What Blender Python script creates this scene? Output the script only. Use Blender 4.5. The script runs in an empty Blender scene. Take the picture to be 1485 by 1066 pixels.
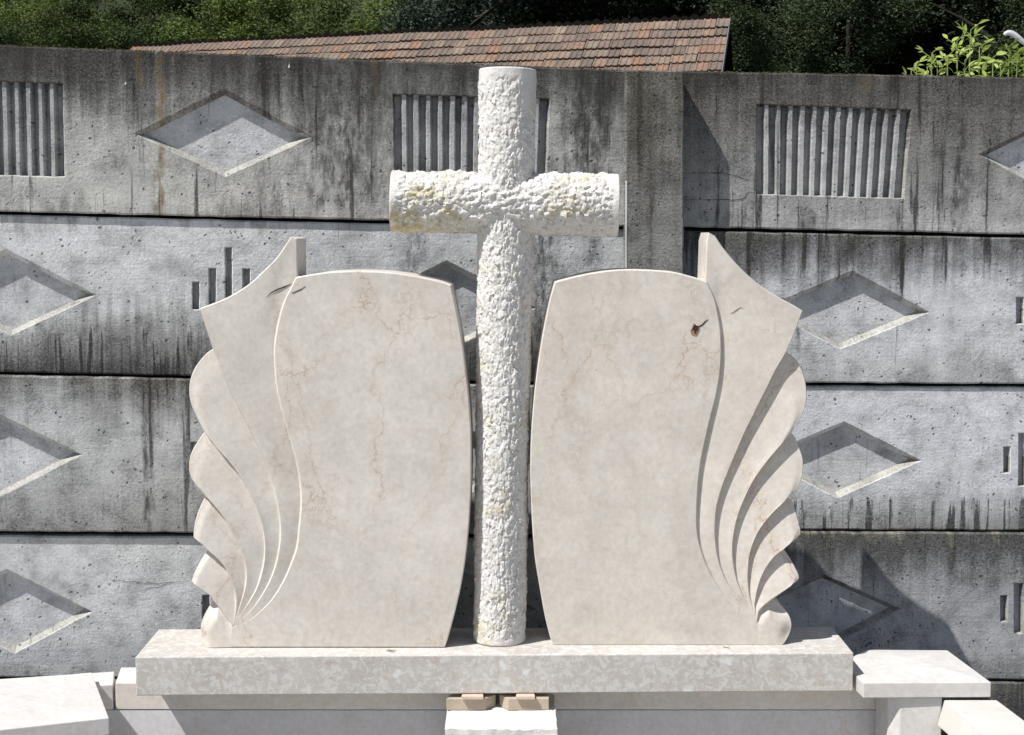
import bpy, bmesh, math, random
from mathutils import Vector, noise, geometry
from mathutils.bvhtree import BVHTree
R = math.radians
rnd = random.Random(7)
scene = bpy.context.scene
COL = scene.collection

# ------------------------------------------------------------------ camera
F, CX, CY, HY = 2200.0, 742.5, 533.0, 342.0
TILT = math.atan((CY - HY) / F)
CAM = Vector((0.0, -3.3, 0.926))
FWD = Vector((0, math.cos(TILT), -math.sin(TILT)))
UPV = Vector((0, math.sin(TILT), math.cos(TILT)))
cd = bpy.data.cameras.new('camera'); cam = bpy.data.objects.new('camera', cd); COL.objects.link(cam)
cam.location = CAM; cam.rotation_euler = (R(90) - TILT, 0, 0)
cd.sensor_width = 36; cd.lens = F / 1485 * 36; cd.clip_end = 2000; cd.clip_start = 0.05
scene.camera = cam

def ray(px, py):
    return Vector(((px - CX) / F, 0, 0)) + FWD + UPV * ((CY - py) / F)
def at_y(px, py, y):
    d = ray(px, py); return CAM + d * ((y - CAM.y) / d.y)
def at_z(px, py, z):
    d = ray(px, py); return CAM + d * ((z - CAM.z) / d.z)

# ------------------------------------------------------------------ objects
def tag(o, label=None, cat=None, group=None, kind=None):
    if label: o['label'] = label
    if cat: o['category'] = cat
    if group: o['group'] = group
    if kind: o['kind'] = kind
    return o
def empty(name, loc, label, cat, group=None):
    o = bpy.data.objects.new(name, None); COL.objects.link(o); o.location = loc
    o.empty_display_size = .1
    bpy.context.view_layer.update()
    return tag(o, label, cat, group)
def link(name, bm, mat, parent=None, smooth=None):
    me = bpy.data.meshes.new(name)
    bmesh.ops.recalc_face_normals(bm, faces=bm.faces[:])
    bm.to_mesh(me); bm.free()
    if mat: me.materials.append(mat)
    if smooth is not None:
        for p in me.polygons: p.use_smooth = True
        me.set_sharp_from_angle(angle=R(smooth))
    o = bpy.data.objects.new(name, me); COL.objects.link(o)
    if parent:
        o.parent = parent
        o.matrix_parent_inverse = parent.matrix_world.inverted()
    return o
def rawmesh(name, verts, faces, mat, parent=None, smooth=None):
    me = bpy.data.meshes.new(name); me.from_pydata(verts, [], faces); me.update()
    if mat: me.materials.append(mat)
    if smooth is not None:
        for p in me.polygons: p.use_smooth = True
        if smooth < 179: me.set_sharp_from_angle(angle=R(smooth))
    o = bpy.data.objects.new(name, me); COL.objects.link(o)
    if parent:
        o.parent = parent
        o.matrix_parent_inverse = parent.matrix_world.inverted()
    return o

# ------------------------------------------------------------------ node helpers
class NT:
    def __init__(s, name):
        s.m = bpy.data.materials.new(name); s.m.use_nodes = True
        s.t = s.m.node_tree; s.N = s.t.nodes; s.L = s.t.links
        s.b = s.N['Principled BSDF']
    def put(s, sock, v):
        if isinstance(v, bpy.types.NodeSocket): s.L.new(v, sock)
        elif v is not None:
            if hasattr(sock.default_value, '__len__') and not hasattr(v, '__len__'): v = (v, v, v)
            if hasattr(v, '__len__') and len(sock.default_value) == 4 and len(v) == 3: v = (*v, 1)
            sock.default_value = v
    def math(s, op, a, b=None, clamp=False):
        n = s.N.new('ShaderNodeMath'); n.operation = op; n.use_clamp = clamp
        s.put(n.inputs[0], a)
        if b is not None: s.put(n.inputs[1], b)
        return n.outputs[0]
    def vmul(s, v, k):
        n = s.N.new('ShaderNodeVectorMath'); n.operation = 'MULTIPLY'
        s.put(n.inputs[0], v); s.put(n.inputs[1], k); return n.outputs[0]
    def vadd(s, v, k):
        n = s.N.new('ShaderNodeVectorMath'); n.operation = 'ADD'
        s.put(n.inputs[0], v); s.put(n.inputs[1], k); return n.outputs[0]
    def noise(s, v, scale, detail=4, rough=.55, dist=0, out=0):
        n = s.N.new('ShaderNodeTexNoise'); s.put(n.inputs['Vector'], v)
        n.inputs['Scale'].default_value = scale; n.inputs['Detail'].default_value = detail
        n.inputs['Roughness'].default_value = rough; n.inputs['Distortion'].default_value = dist
        return n.outputs[out]
    def voro(s, v, scale, feature='F1', out=0, rand=1):
        n = s.N.new('ShaderNodeTexVoronoi'); n.feature = feature; s.put(n.inputs['Vector'], v)
        n.inputs['Scale'].default_value = scale; n.inputs['Randomness'].default_value = rand
        return n.outputs[out]
    def ramp(s, f, stops, interp='LINEAR'):
        n = s.N.new('ShaderNodeValToRGB'); s.put(n.inputs[0], f); e = n.color_ramp.elements
        n.color_ramp.interpolation = interp
        while len(e) < len(stops): e.new(0.5)
        for i, (p, c) in enumerate(stops):
            e[i].position = p
            if not hasattr(c, '__len__'): c = (c, c, c)
            e[i].color = (*c[:3], 1)
        return n.outputs[0]
    def mix(s, f, a, b, mode='MIX'):
        n = s.N.new('ShaderNodeMix'); n.data_type = 'RGBA'; n.blend_type = mode
        s.put(n.inputs[0], f); s.put(n.inputs[6], a); s.put(n.inputs[7], b); return n.outputs[2]
    def coord(s, which='Object'):
        return s.N.new('ShaderNodeTexCoord').outputs[which]
    def uv(s, name):
        n = s.N.new('ShaderNodeUVMap'); n.uv_map = name; return n.outputs[0]
    def sep(s, v):
        n = s.N.new('ShaderNodeSeparateXYZ'); s.put(n.inputs[0], v); return n.outputs
    def comb(s, x, y, z=0):
        n = s.N.new('ShaderNodeCombineXYZ'); s.put(n.inputs[0], x); s.put(n.inputs[1], y); s.put(n.inputs[2], z); return n.outputs[0]
    def mapr(s, v, a, b, c=0, d=1):
        n = s.N.new('ShaderNodeMapRange'); s.put(n.inputs[0], v)
        for i, x in enumerate((a, b, c, d)): n.inputs[i + 1].default_value = x
        return n.outputs[0]
    def bump(s, h, dist, strength=1, normal=None):
        n = s.N.new('ShaderNodeBump'); s.put(n.inputs['Height'], h)
        n.inputs['Distance'].default_value = dist; s.put(n.inputs['Strength'], strength)
        if normal: s.L.new(normal, n.inputs['Normal'])
        return n.outputs[0]
    def done(s, color, rough=.7, normal=None, spec=.3):
        s.put(s.b.inputs['Base Color'], color); s.put(s.b.inputs['Roughness'], rough)
        s.b.inputs['Specular IOR Level'].default_value = spec
        if normal: s.L.new(normal, s.b.inputs['Normal'])
        return s.m

def mat_concrete(name, ramp, seed, streak_dark=.5, streak_zone=((0, 1), (1, 1)), amp=.35, marks=(), tint=(1, 1, 1), grit=1.0):
    """ramp: stops from panel bottom (0) to top (1) of real albedo; marks: (u, width, v0, v1, colour, strength) run-off streaks"""
    s = NT(name)
    uv = s.vadd(s.uv('UVMap'), (seed * 3.17, seed * 1.31, 0)); u0, v0, _ = s.sep(s.uv('UVMap'))
    _, vn, _ = s.sep(s.uv('Panel'))
    ustr = s.vmul(uv, (1, .05, 1))
    ks = .65 + (seed * .37) % .8
    st1 = s.noise(ustr, 26 * ks, 5, .62); st2 = s.noise(ustr, 75 * ks, 4, .6)
    big = s.noise(uv, 3.2, 5, .6); mid = s.noise(uv, 14, 5, .65); fine = s.noise(uv, 150, 4, .7)
    p = s.math('ADD', vn, s.math('MULTIPLY', s.math('SUBTRACT', st1, .5), amp * 1.9))
    p = s.math('ADD', p, s.math('MULTIPLY', s.math('SUBTRACT', big, .5), amp * 1.6))
    lift = lambda c: tuple(x * (1.1 + 1.5 * x) for x in (c if hasattr(c, '__len__') else (c, c, c)))
    base = s.ramp(p, [(a, lift(c)) for a, c in ramp])
    # dark run-off streaks
    zone = s.ramp(vn, [(a, b) for a, b in streak_zone])
    k = s.math('ADD', s.math('MULTIPLY', st1, .62), s.math('MULTIPLY', st2, .38))
    k = s.mapr(s.math('ADD', k, s.math('MULTIPLY', s.math('SUBTRACT', zone, 1), .16)), .495, .545)
    k = s.math('MULTIPLY', k, s.mapr(mid, .2, .5), True)
    base = s.mix(s.math('MULTIPLY', k, streak_dark), base, (.028, .027, .026))
    # patchiness and grain
    base = s.mix(1, base, s.ramp(mid, [(.27, .52), (.5, 1), (.73, 1.28)]), 'MULTIPLY')
    bw0 = s.N.new('ShaderNodeRGBToBW'); s.L.new(base, bw0.inputs[0])
    gk = s.math('MULTIPLY', s.mapr(bw0.outputs[0], .08, .45, 1, .42), s.mapr(s.noise(s.vadd(uv, (1.7, 8, 0)), 5, 3), .35, .6, .6, 1))
    base = s.mix(gk, base, s.ramp(fine, [(.3, .42), (.5, 1), (.7, 1.5)]), 'MULTIPLY')
    fine2 = s.noise(s.vadd(uv, (3, 3, 0)), 380, 2, .6)
    base = s.mix(gk, base, s.ramp(fine2, [(.3, .5), (.5, 1), (.7, 1.42)]), 'MULTIPLY')
    # dark lichen speckle where the concrete is already dark
    spk = s.mapr(s.noise(uv, 330, 3, .6), .5, .62)
    bw = s.N.new('ShaderNodeRGBToBW'); s.L.new(base, bw.inputs[0])
    darkm = s.mapr(bw.outputs[0], .25, .08)
    base = s.mix(s.math('MULTIPLY', s.math('MULTIPLY', spk, darkm), .75), base, (.02, .02, .02))
    lig = s.mapr(s.noise(s.vadd(uv, (9, 4, 0)), 210, 3, .6), .6, .68)
    base = s.mix(s.math('MULTIPLY', lig, .25), base, (.42, .42, .40))
    for (mu, w, m0, m1, c, stg) in marks:
        du = s.math('ABSOLUTE', s.math('ADD', s.math('SUBTRACT', u0, mu), s.math('MULTIPLY', s.math('SUBTRACT', s.noise(s.vmul(uv, (1, .5, 1)), 20, 4, .7), .5), w * 2.2)))
        g = s.mapr(du, w, w * .2)
        soft = .09
        rise = s.mapr(vn, m0, m0 + soft); fall = s.mapr(vn, m1, m1 - soft)
        g = s.math('MULTIPLY', s.math('MULTIPLY', g, rise), fall)
        g = s.math('MULTIPLY', g, s.mapr(s.noise(s.vmul(uv, (1, .35, 1)), 60, 4, .7), .36, .6))
        base = s.mix(s.math('MULTIPLY', g, stg), base, c)
    # pores
    vd = s.voro(s.vadd(uv, s.vmul(s.noise(uv, 40, 2, .5, 0, 1), (.02, .02, 0))), 62)
    sel = s.mapr(s.noise(uv, 25, 2), .48, .58)
    pore = s.math('MULTIPLY', s.mapr(vd, .2, .12), sel)
    vd2 = s.voro(uv, 21); pore2 = s.math('MULTIPLY', s.mapr(vd2, .085, .05), s.mapr(s.noise(uv, 6, 2), .5, .56))
    pore = s.math('MAXIMUM', pore, pore2)
    base = s.mix(s.math('MULTIPLY', pore, .75), base, (.03, .03, .032))
    base = s.mix(1, base, tint, 'MULTIPLY')
    # relief: grain, flaked skin, faint board lines
    lines = s.noise(s.vmul(uv, (.06, 1, 1)), 95, 3, .6)
    flake = s.mapr(s.noise(uv, 24, 6, .62, .6), .46, .54)
    h = s.math('MULTIPLY', fine, 1.0)
    h = s.math('ADD', h, s.math('MULTIPLY', s.noise(uv, 60, 4, .7), .6))
    h = s.math('ADD', h, s.math('MULTIPLY', lines, .45))
    h = s.math('ADD', h, s.math('MULTIPLY', flake, .16))
    h = s.math('SUBTRACT', h, s.math('MULTIPLY', pore, 1.6))
    return s.done(base, .92, s.bump(h, .0019 * grit, s.mapr(s.noise(s.vadd(uv, (5, 2, 0)), 4, 3), .35, .65, .45, 1)), .15)

def mat_marble(name, base=(.64, .597, .545), vein=.68, seed=0.0, cloud=.55, bumpd=.0):
    s = NT(name); o = s.vadd(s.coord('Object'), (seed * 7.3, seed * 2.1, seed * 4.7))
    warp = s.vadd(o, s.vmul(s.vadd(s.noise(o, 9, 6, .65, 0, 1), (-.5, -.5, -.5)), .16))
    warp = s.vmul(warp, (1.1, 1, .42))
    c1 = s.noise(o, 7, 6, .62); c2 = s.noise(o, 34, 5, .6)
    col = s.mix(s.mapr(c1, .32, .68), tuple(x * (1 - .10 * cloud * 2) for x in base), tuple(min(.86, x * (1 + .07 * cloud * 2)) for x in base))
    col = s.mix(s.math('MULTIPLY', s.mapr(c2, .56, .68), .3), col, (.66, .65, .63))
    col = s.mix(s.math('MULTIPLY', s.mapr(s.noise(s.vadd(o, (3, 5, 1)), 5, 4), .5, .68), .3), col, (.57, .50, .43))
    c3 = s.noise(s.vadd(o, (6, 2, 9)), 85, 5, .7); c4 = s.noise(s.vadd(o, (2, 8, 3)), 22, 5, .65, .8)
    col = s.mix(1, col, s.ramp(c3, [(.3, .90), (.5, 1), (.7, 1.09)]), 'MULTIPLY')
    col = s.mix(1, col, s.ramp(c4, [(.35, (.955, .945, .93)), (.5, (1, 1, 1)), (.65, (1.03, 1.035, 1.035))]), 'MULTIPLY')
    e = s.voro(warp, 5.2, 'DISTANCE_TO_EDGE')
    m1 = s.mapr(s.noise(s.vadd(o, (1, 2, 8)), 2.6, 3, .6), .40, .58)
    v1 = s.math('MULTIPLY', s.mapr(e, .008, .0005), m1)
    halo = s.math('MULTIPLY', s.mapr(e, .09, .0), m1)
    e2 = s.voro(s.vadd(warp, (4, 4, 4)), 13, 'DISTANCE_TO_EDGE')
    v2 = s.math('MULTIPLY', s.mapr(e2, .03, .005), s.mapr(s.noise(s.vadd(o, (7, 1, 3)), 6, 3), .54, .64))
    col = s.mix(s.math('MULTIPLY', halo, .2 * vein), col, (.50, .35, .24))
    col = s.mix(s.math('MULTIPLY', v1, vein), col, (.37, .245, .165))
    col = s.mix(s.math('MULTIPLY', v2, .38 * vein), col, (.38, .26, .2))
    pit = s.math('MULTIPLY', s.mapr(s.voro(o, 34), .06, .035), s.mapr(s.noise(o, 9, 2), .58, .62))
    col = s.mix(s.math('MULTIPLY', pit, .6), col, (.16, .12, .1))
    wht = s.math('MULTIPLY', s.mapr(s.voro(s.vadd(o, (2, 2, 2)), 44), .16, .07), s.mapr(s.noise(o, 14, 2), .55, .62))
    col = s.mix(s.math('MULTIPLY', wht, .45), col, (.74, .71, .68))
    nrm = s.bump(s.noise(o, 300, 3, .6), .0006 + bumpd, .6)
    return s.done(col, s.mapr(c2, .3, .7, .42, .58), nrm, .35)

def mat_breccia(name):
    s = NT(name); o = s.coord('Object')
    w = s.vadd(o, s.vmul(s.vadd(s.noise(o, 18, 4, .6, 0, 1), (-.5, -.5, -.5)), .05))
    c1 = s.noise(o, 5, 5, .6)
    col = s.mix(s.mapr(c1, .35, .65), (.455, .42, .385), (.525, .495, .46))
    a = s.noise(s.vmul(w, (1, 1, 1.2)), 52, 5, .66, .9)
    patch = s.mapr(a, .50, .57)
    col = s.mix(s.math('MULTIPLY', patch, .6), col, (.66, .655, .63))
    b = s.noise(s.vadd(w, (5, 3, 2)), 95, 4, .6, .5)
    col = s.mix(s.math('MULTIPLY', s.mapr(b, .55, .6), .42), col, (.65, .63, .60))
    d = s.noise(s.vadd(w, (1, 9, 4)), 44, 4, .6)
    col = s.mix(s.math('MULTIPLY', s.mapr(d, .58, .66), .4), col, (.40, .32, .26))
    e = s.voro(w, 16); col = s.mix(s.math('MULTIPLY', s.mapr(e, .22, .12), s.mapr(s.noise(o, 11, 2), .52, .56)), col, (.66, .67, .66))
    return s.done(col, .6, s.bump(s.noise(o, 240, 3), .0006, .6), .3)

def mat_rough_white(name, stain=.8):
    s = NT(name); o = s.coord('Object')
    c = s.mix(s.mapr(s.noise(o, 30, 5, .6), .35, .65), (.66, .635, .60), (.76, .74, .715))
    ox = s.sep(o)[0]; bias = s.ramp(s.mapr(ox, -.3, .3), [(0, .17), (.3, .10), (.39, -.04), (.6, -.1), (1, -.12)])
    m = s.math('MULTIPLY', s.mapr(s.math('ADD', s.noise(s.vadd(o, (2.2, 0, .6)), 7, 3, .55), bias), .53, .66), s.mapr(s.noise(o, 48, 5, .7), .42, .56))
    c = s.mix(s.math('MULTIPLY', m, stain), c, (.50, .41, .19))
    ed = s.math('MULTIPLY', s.mapr(s.noise(s.vadd(o, (1, 5, 2)), 20, 5, .7), .56, .7), .3 * stain)
    c = s.mix(ed, c, (.62, .57, .45))
    h = s.math('ADD', s.noise(o, 170, 5, .7), s.math('MULTIPLY', s.noise(o, 420, 3, .6), .5))
    return s.done(c, .85, s.bump(h, .0022, 1), .25)

def mat_plain(name, c, rough=.7, var=.25, scale=12, bumpd=.0, spec=.3, metal=0):
    s = NT(name); o = s.coord('Object'); n = s.noise(o, scale, 5, .6)
    col = s.mix(n, tuple(x * (1 - var) for x in c), tuple(min(1, x * (1 + var)) for x in c))
    s.b.inputs['Metallic'].default_value = metal
    return s.done(col, rough, s.bump(s.noise(o, scale * 9, 4, .65), bumpd, 1) if bumpd else None, spec)

def mat_leaf(name, ca, cb, cc=None, trans=.25):
    s = NT(name); g = s.N.new('ShaderNodeNewGeometry')
    r = g.outputs['Random Per Island']; o = s.coord('Object')
    col = s.mix(r, ca, cb)
    col = s.mix(s.mapr(s.noise(o, .9, 3), .4, .65), col, cc or ca)
    s.done(col, .6, None, .15)
    tr = s.N.new('ShaderNodeBsdfTranslucent'); s.L.new(col, tr.inputs[0])
    mx = s.N.new('ShaderNodeMixShader'); mx.inputs[0].default_value = trans
    s.L.new(s.b.outputs[0], mx.inputs[1]); s.L.new(tr.outputs[0], mx.inputs[2])
    s.L.new(mx.outputs[0], s.N['Material Output'].inputs[0])
    return s.m

# ------------------------------------------------------------------ curves
def resample(pts, n):
    pts = [Vector(p) for p in pts]; L = [0]
    for a, b in zip(pts, pts[1:]): L.append(L[-1] + (b - a).length)
    out = []; j = 0
    for i in range(n):
        t = L[-1] * i / (n - 1)
        while j < len(L) - 2 and L[j + 1] < t: j += 1
        d = L[j + 1] - L[j]
        out.append(pts[j].lerp(pts[j + 1], 0 if d == 0 else (t - L[j]) / d))
    return out
def spline(pts, per=8):
    """Catmull-Rom through 2-D points"""
    P = [Vector(p) for p in pts]
    if len(P) < 3: return P
    P = [2 * P[0] - P[1]] + P + [2 * P[-1] - P[-2]]
    out = []
    for i in range(1, len(P) - 2):
        p0, p1, p2, p3 = P[i - 1:i + 3]
        for k in range(per):
            t = k / per
            out.append(.5 * ((2 * p1) + (p2 - p0) * t + (2 * p0 - 5 * p1 + 4 * p2 - p3) * t * t + (3 * p1 - p0 - 3 * p2 + p3) * t ** 3))
    out.append(P[-2]); return out
def sm(a, b, x):
    t = max(0, min(1, (x - a) / (b - a))); return t * t * (3 - 2 * t)

# ================================================================== HEADSTONES
THICK = .145
def headstone(name, y0, outl, mats, label, cracks, mat_crack):
    """carved headstone: inscription panel, fan of feathers and a scroll; outlines on the front plane y0"""
    Fp = outl['fan']; S = outl['S']; bot = outl['bottom']
    sgn = outl['side']
    base = at_y(*bot[0], y0).lerp(at_y(*bot[1], y0), .5)
    root = empty(name, (base.x, y0 + THICK / 2, 0), label, 'headstone')
    def V(p, d=0.0):
        q = at_y(p[0], p[1], y0); q.y += d; return q
    zmin = at_y(*bot[0], y0).z
    def solid(bm, ring, depth, w, h):
        """chamfer ring and back for a front outline; per-vertex outward offset w (px) and drop h (m)"""
        n = len(ring); area = sum(ring[i].x * ring[(i + 1) % n].y - ring[(i + 1) % n].x * ring[i].y for i in range(n))
        o = 1 if area > 0 else -1
        r1, r2 = [], []
        for i in range(n):
            t = (ring[(i + 1) % n] - ring[i - 1]); t.normalize()
            nrm = Vector((t.y, -t.x)) * o
            q = ring[i] + nrm * w[i]
            v = V(q, depth[i] + h[i]); v.z = max(v.z, 0.0005)
            r1.append(bm.verts.new(v)); b = v.copy(); b.y = y0 + THICK; r2.append(bm.verts.new(b))
        return r1, r2
    def close(bm, r0, r1, r2):
        n = len(r0)
        for i in range(n):
            j = (i + 1) % n
            bm.faces.new((r0[i], r0[j], r1[j], r1[i])); bm.faces.new((r1[i], r1[j], r2[j], r2[i]))
        bm.faces.new(r2)
    step = lambda v: .0115 * sm(0, .45, v)
    # --- panel
    s1 = resample(spline(S[0]), 90)                    # fan -> top
    top = resample(spline(outl['top']), 40)            # S1 end -> inner top corner
    inner = resample(spline(outl['inner']), 50)        # inner top corner -> bottom
    low = [Vector(bot[1]), Vector((Fp[0] + sgn * 4, bot[1][1]))]
    ring, w, h = [], [], []
    for i, p in enumerate(s1):
        v = i / (len(s1) - 1); ring.append(p); w.append(.9 + 4.0 * sm(0, .3, v)); h.append(.002 + step(v))
    for p in top[1:]: ring.append(p); w.append(2.0); h.append(.004)
    for p in inner[1:-1]: ring.append(p); w.append(1.6); h.append(.004)
    for p in low: ring.append(p); w.append(.1); h.append(.001)
    bm = bmesh.new()
    r0 = [bm.verts.new(V(p)) for p in ring]
    for v_ in r0: v_.co.z = max(v_.co.z, .001)
    r1, r2 = solid(bm, ring, [0] * len(ring), w, h)
    bm.faces.new(r0); close(bm, r0, r1, r2)
    panel = link('inscription_panel', bm, mats[0], root)
    # cracks and chips in the panel face (thin slivers of dark filler)
    for poly in cracks:
        bm = bmesh.new(); f = [bm.verts.new(V(p, -.0009)) for p in poly]; b = [bm.verts.new(V(p, .0)) for p in poly]
        bm.faces.new(f); n = len(f)
        for i in range(n): bm.faces.new((f[i], f[(i + 1) % n], b[(i + 1) % n], b[i]))
        link('crack', bm, mat_crack, panel)
    # --- feathers
    NU, NV = 22, 64
    for k in range(5):
        A = resample(spline(S[k]), 400); endA = Vector(outl['T'][k][0])
        ia = min(range(len(A)), key=lambda i: (A[i] - endA).length)
        A = resample(A[:ia + 1] + [endA], NV)
        B = resample(spline(S[k + 1]), NV)
        T = resample(outl['T'][k] if k == 0 else spline(outl['T'][k]), NU)
        T[0] = A[-1]; T[-1] = B[-1]
        bm = bmesh.new(); grid = []; dep = []
        for j in range(NV):
            v = j / (NV - 1); row = []; dr = []
            for i in range(NU):
                u = i / (NU - 1)
                p = A[j].lerp(B[j], u) + (T[i] - A[-1].lerp(B[-1], u)) * (v ** (2.2 if k else 3.5))
                d = step(v) * (1 - u) ** 1.25
                if k: d += .007 * sm(.45, 1, v) * (1 - u) ** 1.3 + .005 * sm(.9, 1, v) ** 2
                else: d *= 1 - sm(.8, 1, v) * .55
                row.append((p, d)); 
            grid.append(row)
        vs = [[bm.verts.new(V(p, d)) for p, d in row] for row in grid[1:]]
        f0 = bm.verts.new(V(grid[0][0][0], 0.001))
        for i in range(NU - 1): bm.faces.new((f0, vs[0][i], vs[0][i + 1]))
        for j in range(NV - 2):
            for i in range(NU - 1): bm.faces.new((vs[j][i], vs[j + 1][i], vs[j + 1][i + 1], vs[j][i + 1]))
        r0 = [f0] + [vs[j][0] for j in range(NV - 1)] + [vs[-1][i] for i in range(1, NU)] + [vs[j][NU - 1] for j in range(NV - 3, -1, -1)]
        rp = [grid[0][0]] + [grid[j][0] for j in range(1, NV)] + [grid[-1][i] for i in range(1, NU)] + [grid[j][NU - 1] for j in range(NV - 2, 0, -1)]
        ring = [p for p, d in rp]; depth = [d for p, d in rp]; w, h = [], []
        for i in range(len(ring)):
            if i < NV - 1: w.append(0.0); h.append(.001)                       # inner side, under the neighbour
            elif i < NV + NU - 1: w.append(1.6 if k == 0 else 1.2); h.append(.003)
            else:
                v = 1 - (i - (NV + NU - 2)) / (NV - 1)
                w.append(.7 + 3.2 * sm(0, .3, v)); h.append(.002 + step(v) + .010 * sm(.5, .9, v))
        r1, r2 = solid(bm, ring, depth, w, h); close(bm, r0, r1, r2)
        tree = BVHTree.FromBMesh(bm) if k == 0 and outl.get('fcracks') else None
        fo = link('feather', bm, mats[0], root, smooth=32)
        if tree:
            for poly in outl['fcracks']:
                bm = bmesh.new(); vv = []
                for p in poly:
                    hit = tree.ray_cast(CAM, ray(*p).normalized()); vv.append(bm.verts.new(hit[0] - ray(*p).normalized() * .0009))
                bm.faces.new(vv); link('crack', bm, mat_crack, fo)
    # --- scroll at the foot of the fan
    s6 = resample(S[5], 24); e = outl['scroll'][0]
    ie = min(range(len(s6)), key=lambda i: (s6[i] - Vector(e)).length)
    out = resample(spline(outl['scroll']), 40)
    ring = [Vector(Fp)] + s6[1:ie] + out + [Vector((Fp[0], bot[1][1]))]
    nr = len(ring); c = Vector(outl['scroll_c']); dep = []
    for i, p in enumerate(ring):
        if i == 0: dep.append(.001)
        elif i < ie: dep.append(.003 + .019 * (i / ie))
        elif i < nr - 1:
            t = (i - ie) / 40; dep.append(.022 * (1 - sm(0, .6, t)) + .010 * (1 - sm(.7, 1, t)))
        else: dep.append(0)
    bm = bmesh.new(); NRAD = 14
    cv = bm.verts.new(V(c, -.0003)); rows = []
    for q in range(1, NRAD + 1):
        t = q / NRAD; row = []
        for i, p in enumerate(ring):
            vv = V(c.lerp(p, t), dep[i] * sm(.3, 1, t) ** 1.7 - .0003); vv.z = max(vv.z, .0006); row.append(bm.verts.new(vv))
        rows.append(row)
    for i in range(nr):
        j = (i + 1) % nr; bm.faces.new((cv, rows[0][i], rows[0][j]))
        for q in range(NRAD - 1): bm.faces.new((rows[q][i], rows[q + 1][i], rows[q + 1][j], rows[q][j]))
    r1, r2 = solid(bm, ring, dep, [.0 if i < ie else .6 for i in range(nr)], [.002] * nr)
    close(bm, rows[-1], r1, r2)
    link('scroll', bm, mats[0], root, smooth=40)
    return root

def sliver(pts, w):
    """thin tapered crack along a px polyline"""
    P = [Vector(p) for p in pts]; n = len(P); up, dn = [], []
    for i, p in enumerate(P):
        t = (P[min(i + 1, n - 1)] - P[max(i - 1, 0)]).normalized(); k = w * (.15 + .85 * math.sin(math.pi * i / (n - 1)))
        up.append(p + Vector((-t.y, t.x)) * k); dn.append(p - Vector((-t.y, t.x)) * k)
    return up + dn[::-1]
FR = (1097, 903)
RIGHT = dict(fcracks=[sliver([(1058, 455), (1063, 453.5), (1068, 450), (1073, 446.5), (1080, 447)], .6)], side=1, fan=FR, bottom=[(1134, 936), (802, 935)],
  top=[(1024.5, 410), (1012, 405.5), (1000, 402), (975, 396), (939, 393), (905, 392.5), (871, 395.5), (837, 402), (806, 410)],
  inner=[(806, 410), (800, 430), (794, 456), (787.5, 490), (781.6, 528), (776, 575), (772, 625), (770.5, 671), (771, 706), (773, 756), (777, 807), (784, 851), (792, 895), (802, 935)],
  S=[
   [FR, (1083, 890), (1069, 879), (1053, 867), (1039, 848), (1025, 823), (1016.7, 800.5), (1011, 778), (1009, 752), (1011, 705.6), (1015, 670), (1023, 632), (1029.2, 605), (1036.4, 577), (1042, 547), (1044.6, 519), (1044.6, 495), (1042.8, 472), (1039, 449.5), (1035, 432.6), (1024.5, 410)],
   [FR, (1081, 876), (1064, 858), (1053, 843), (1044, 822), (1038.6, 800.5), (1036, 775), (1036.5, 752), (1039, 732), (1046, 707), (1057.6, 677.4), (1069, 650.7), (1080, 625), (1090, 605), (1101, 582.5), (1112.5, 560), (1125, 534.6), (1139, 510.7), (1154, 475.5), (1162.8, 451.6)],
   [FR, (1089, 885), (1081.5, 872), (1076, 861), (1069, 845.5), (1064, 824.4), (1061.5, 803), (1062.5, 781), (1066.7, 758), (1072.5, 739), (1080, 721), (1091, 698.5), (1105.4, 677.4), (1121, 657.7), (1136, 641), (1147.6, 628)],
   [FR, (1090, 878), (1085.7, 859.6), (1084, 841), (1084.3, 824.4), (1087, 803), (1092.7, 785), (1101, 768), (1112.4, 752.7), (1123.7, 740), (1130.7, 733.7), (1143.4, 722.4)],
   [FR, (1094.2, 881), (1094.9, 869.5), (1098.4, 852.6), (1104, 835.7), (1112.4, 820), (1123.7, 806), (1135.7, 797), (1144.8, 789), (1154.7, 781.5)],
   [FR, (1098.5, 892), (1101, 884), (1109.6, 875.8), (1119.5, 868), (1128, 862.5), (1139, 855.4), (1151.9, 846)]],
  T=[
   [(1024.5, 410), (1025.6, 375), (1026.8, 341), (1031.5, 336)] + [tuple(p) for p in spline([(1032, 336.6), (1046, 358), (1063, 379), (1080, 396.7), (1099.8, 413.6), (1113.9, 423.4), (1128, 432), (1144.8, 441), (1161, 450)])] + [(1162.8, 451.6)],
   [(1139, 510.7), (1156, 523), (1161, 532), (1166.6, 544.4), (1170, 561), (1170, 579.6), (1166, 596.5), (1161.7, 604), (1155, 617), (1147.6, 628)],
   [(1147.6, 628), (1154, 636.6), (1159.6, 649), (1164.5, 663), (1165.6, 673), (1163.8, 691.5), (1159, 704), (1151.9, 714.7), (1143.4, 722.4)],
   [(1143.4, 722.4), (1150, 730), (1154.5, 743), (1158, 756), (1161, 769.6), (1160.3, 775), (1154.7, 781.5)],
   [(1135.7, 797), (1142, 805.4), (1147.6, 814), (1154, 826), (1158.9, 838.5), (1151.9, 846)]],
  scroll=[(1119.5, 868), (1130.7, 879), (1140, 888), (1146, 896), (1148.6, 907), (1146.4, 918.5), (1140.5, 928.6), (1134, 936)], scroll_c=(1114, 914))
FL = (337, 910)
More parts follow.
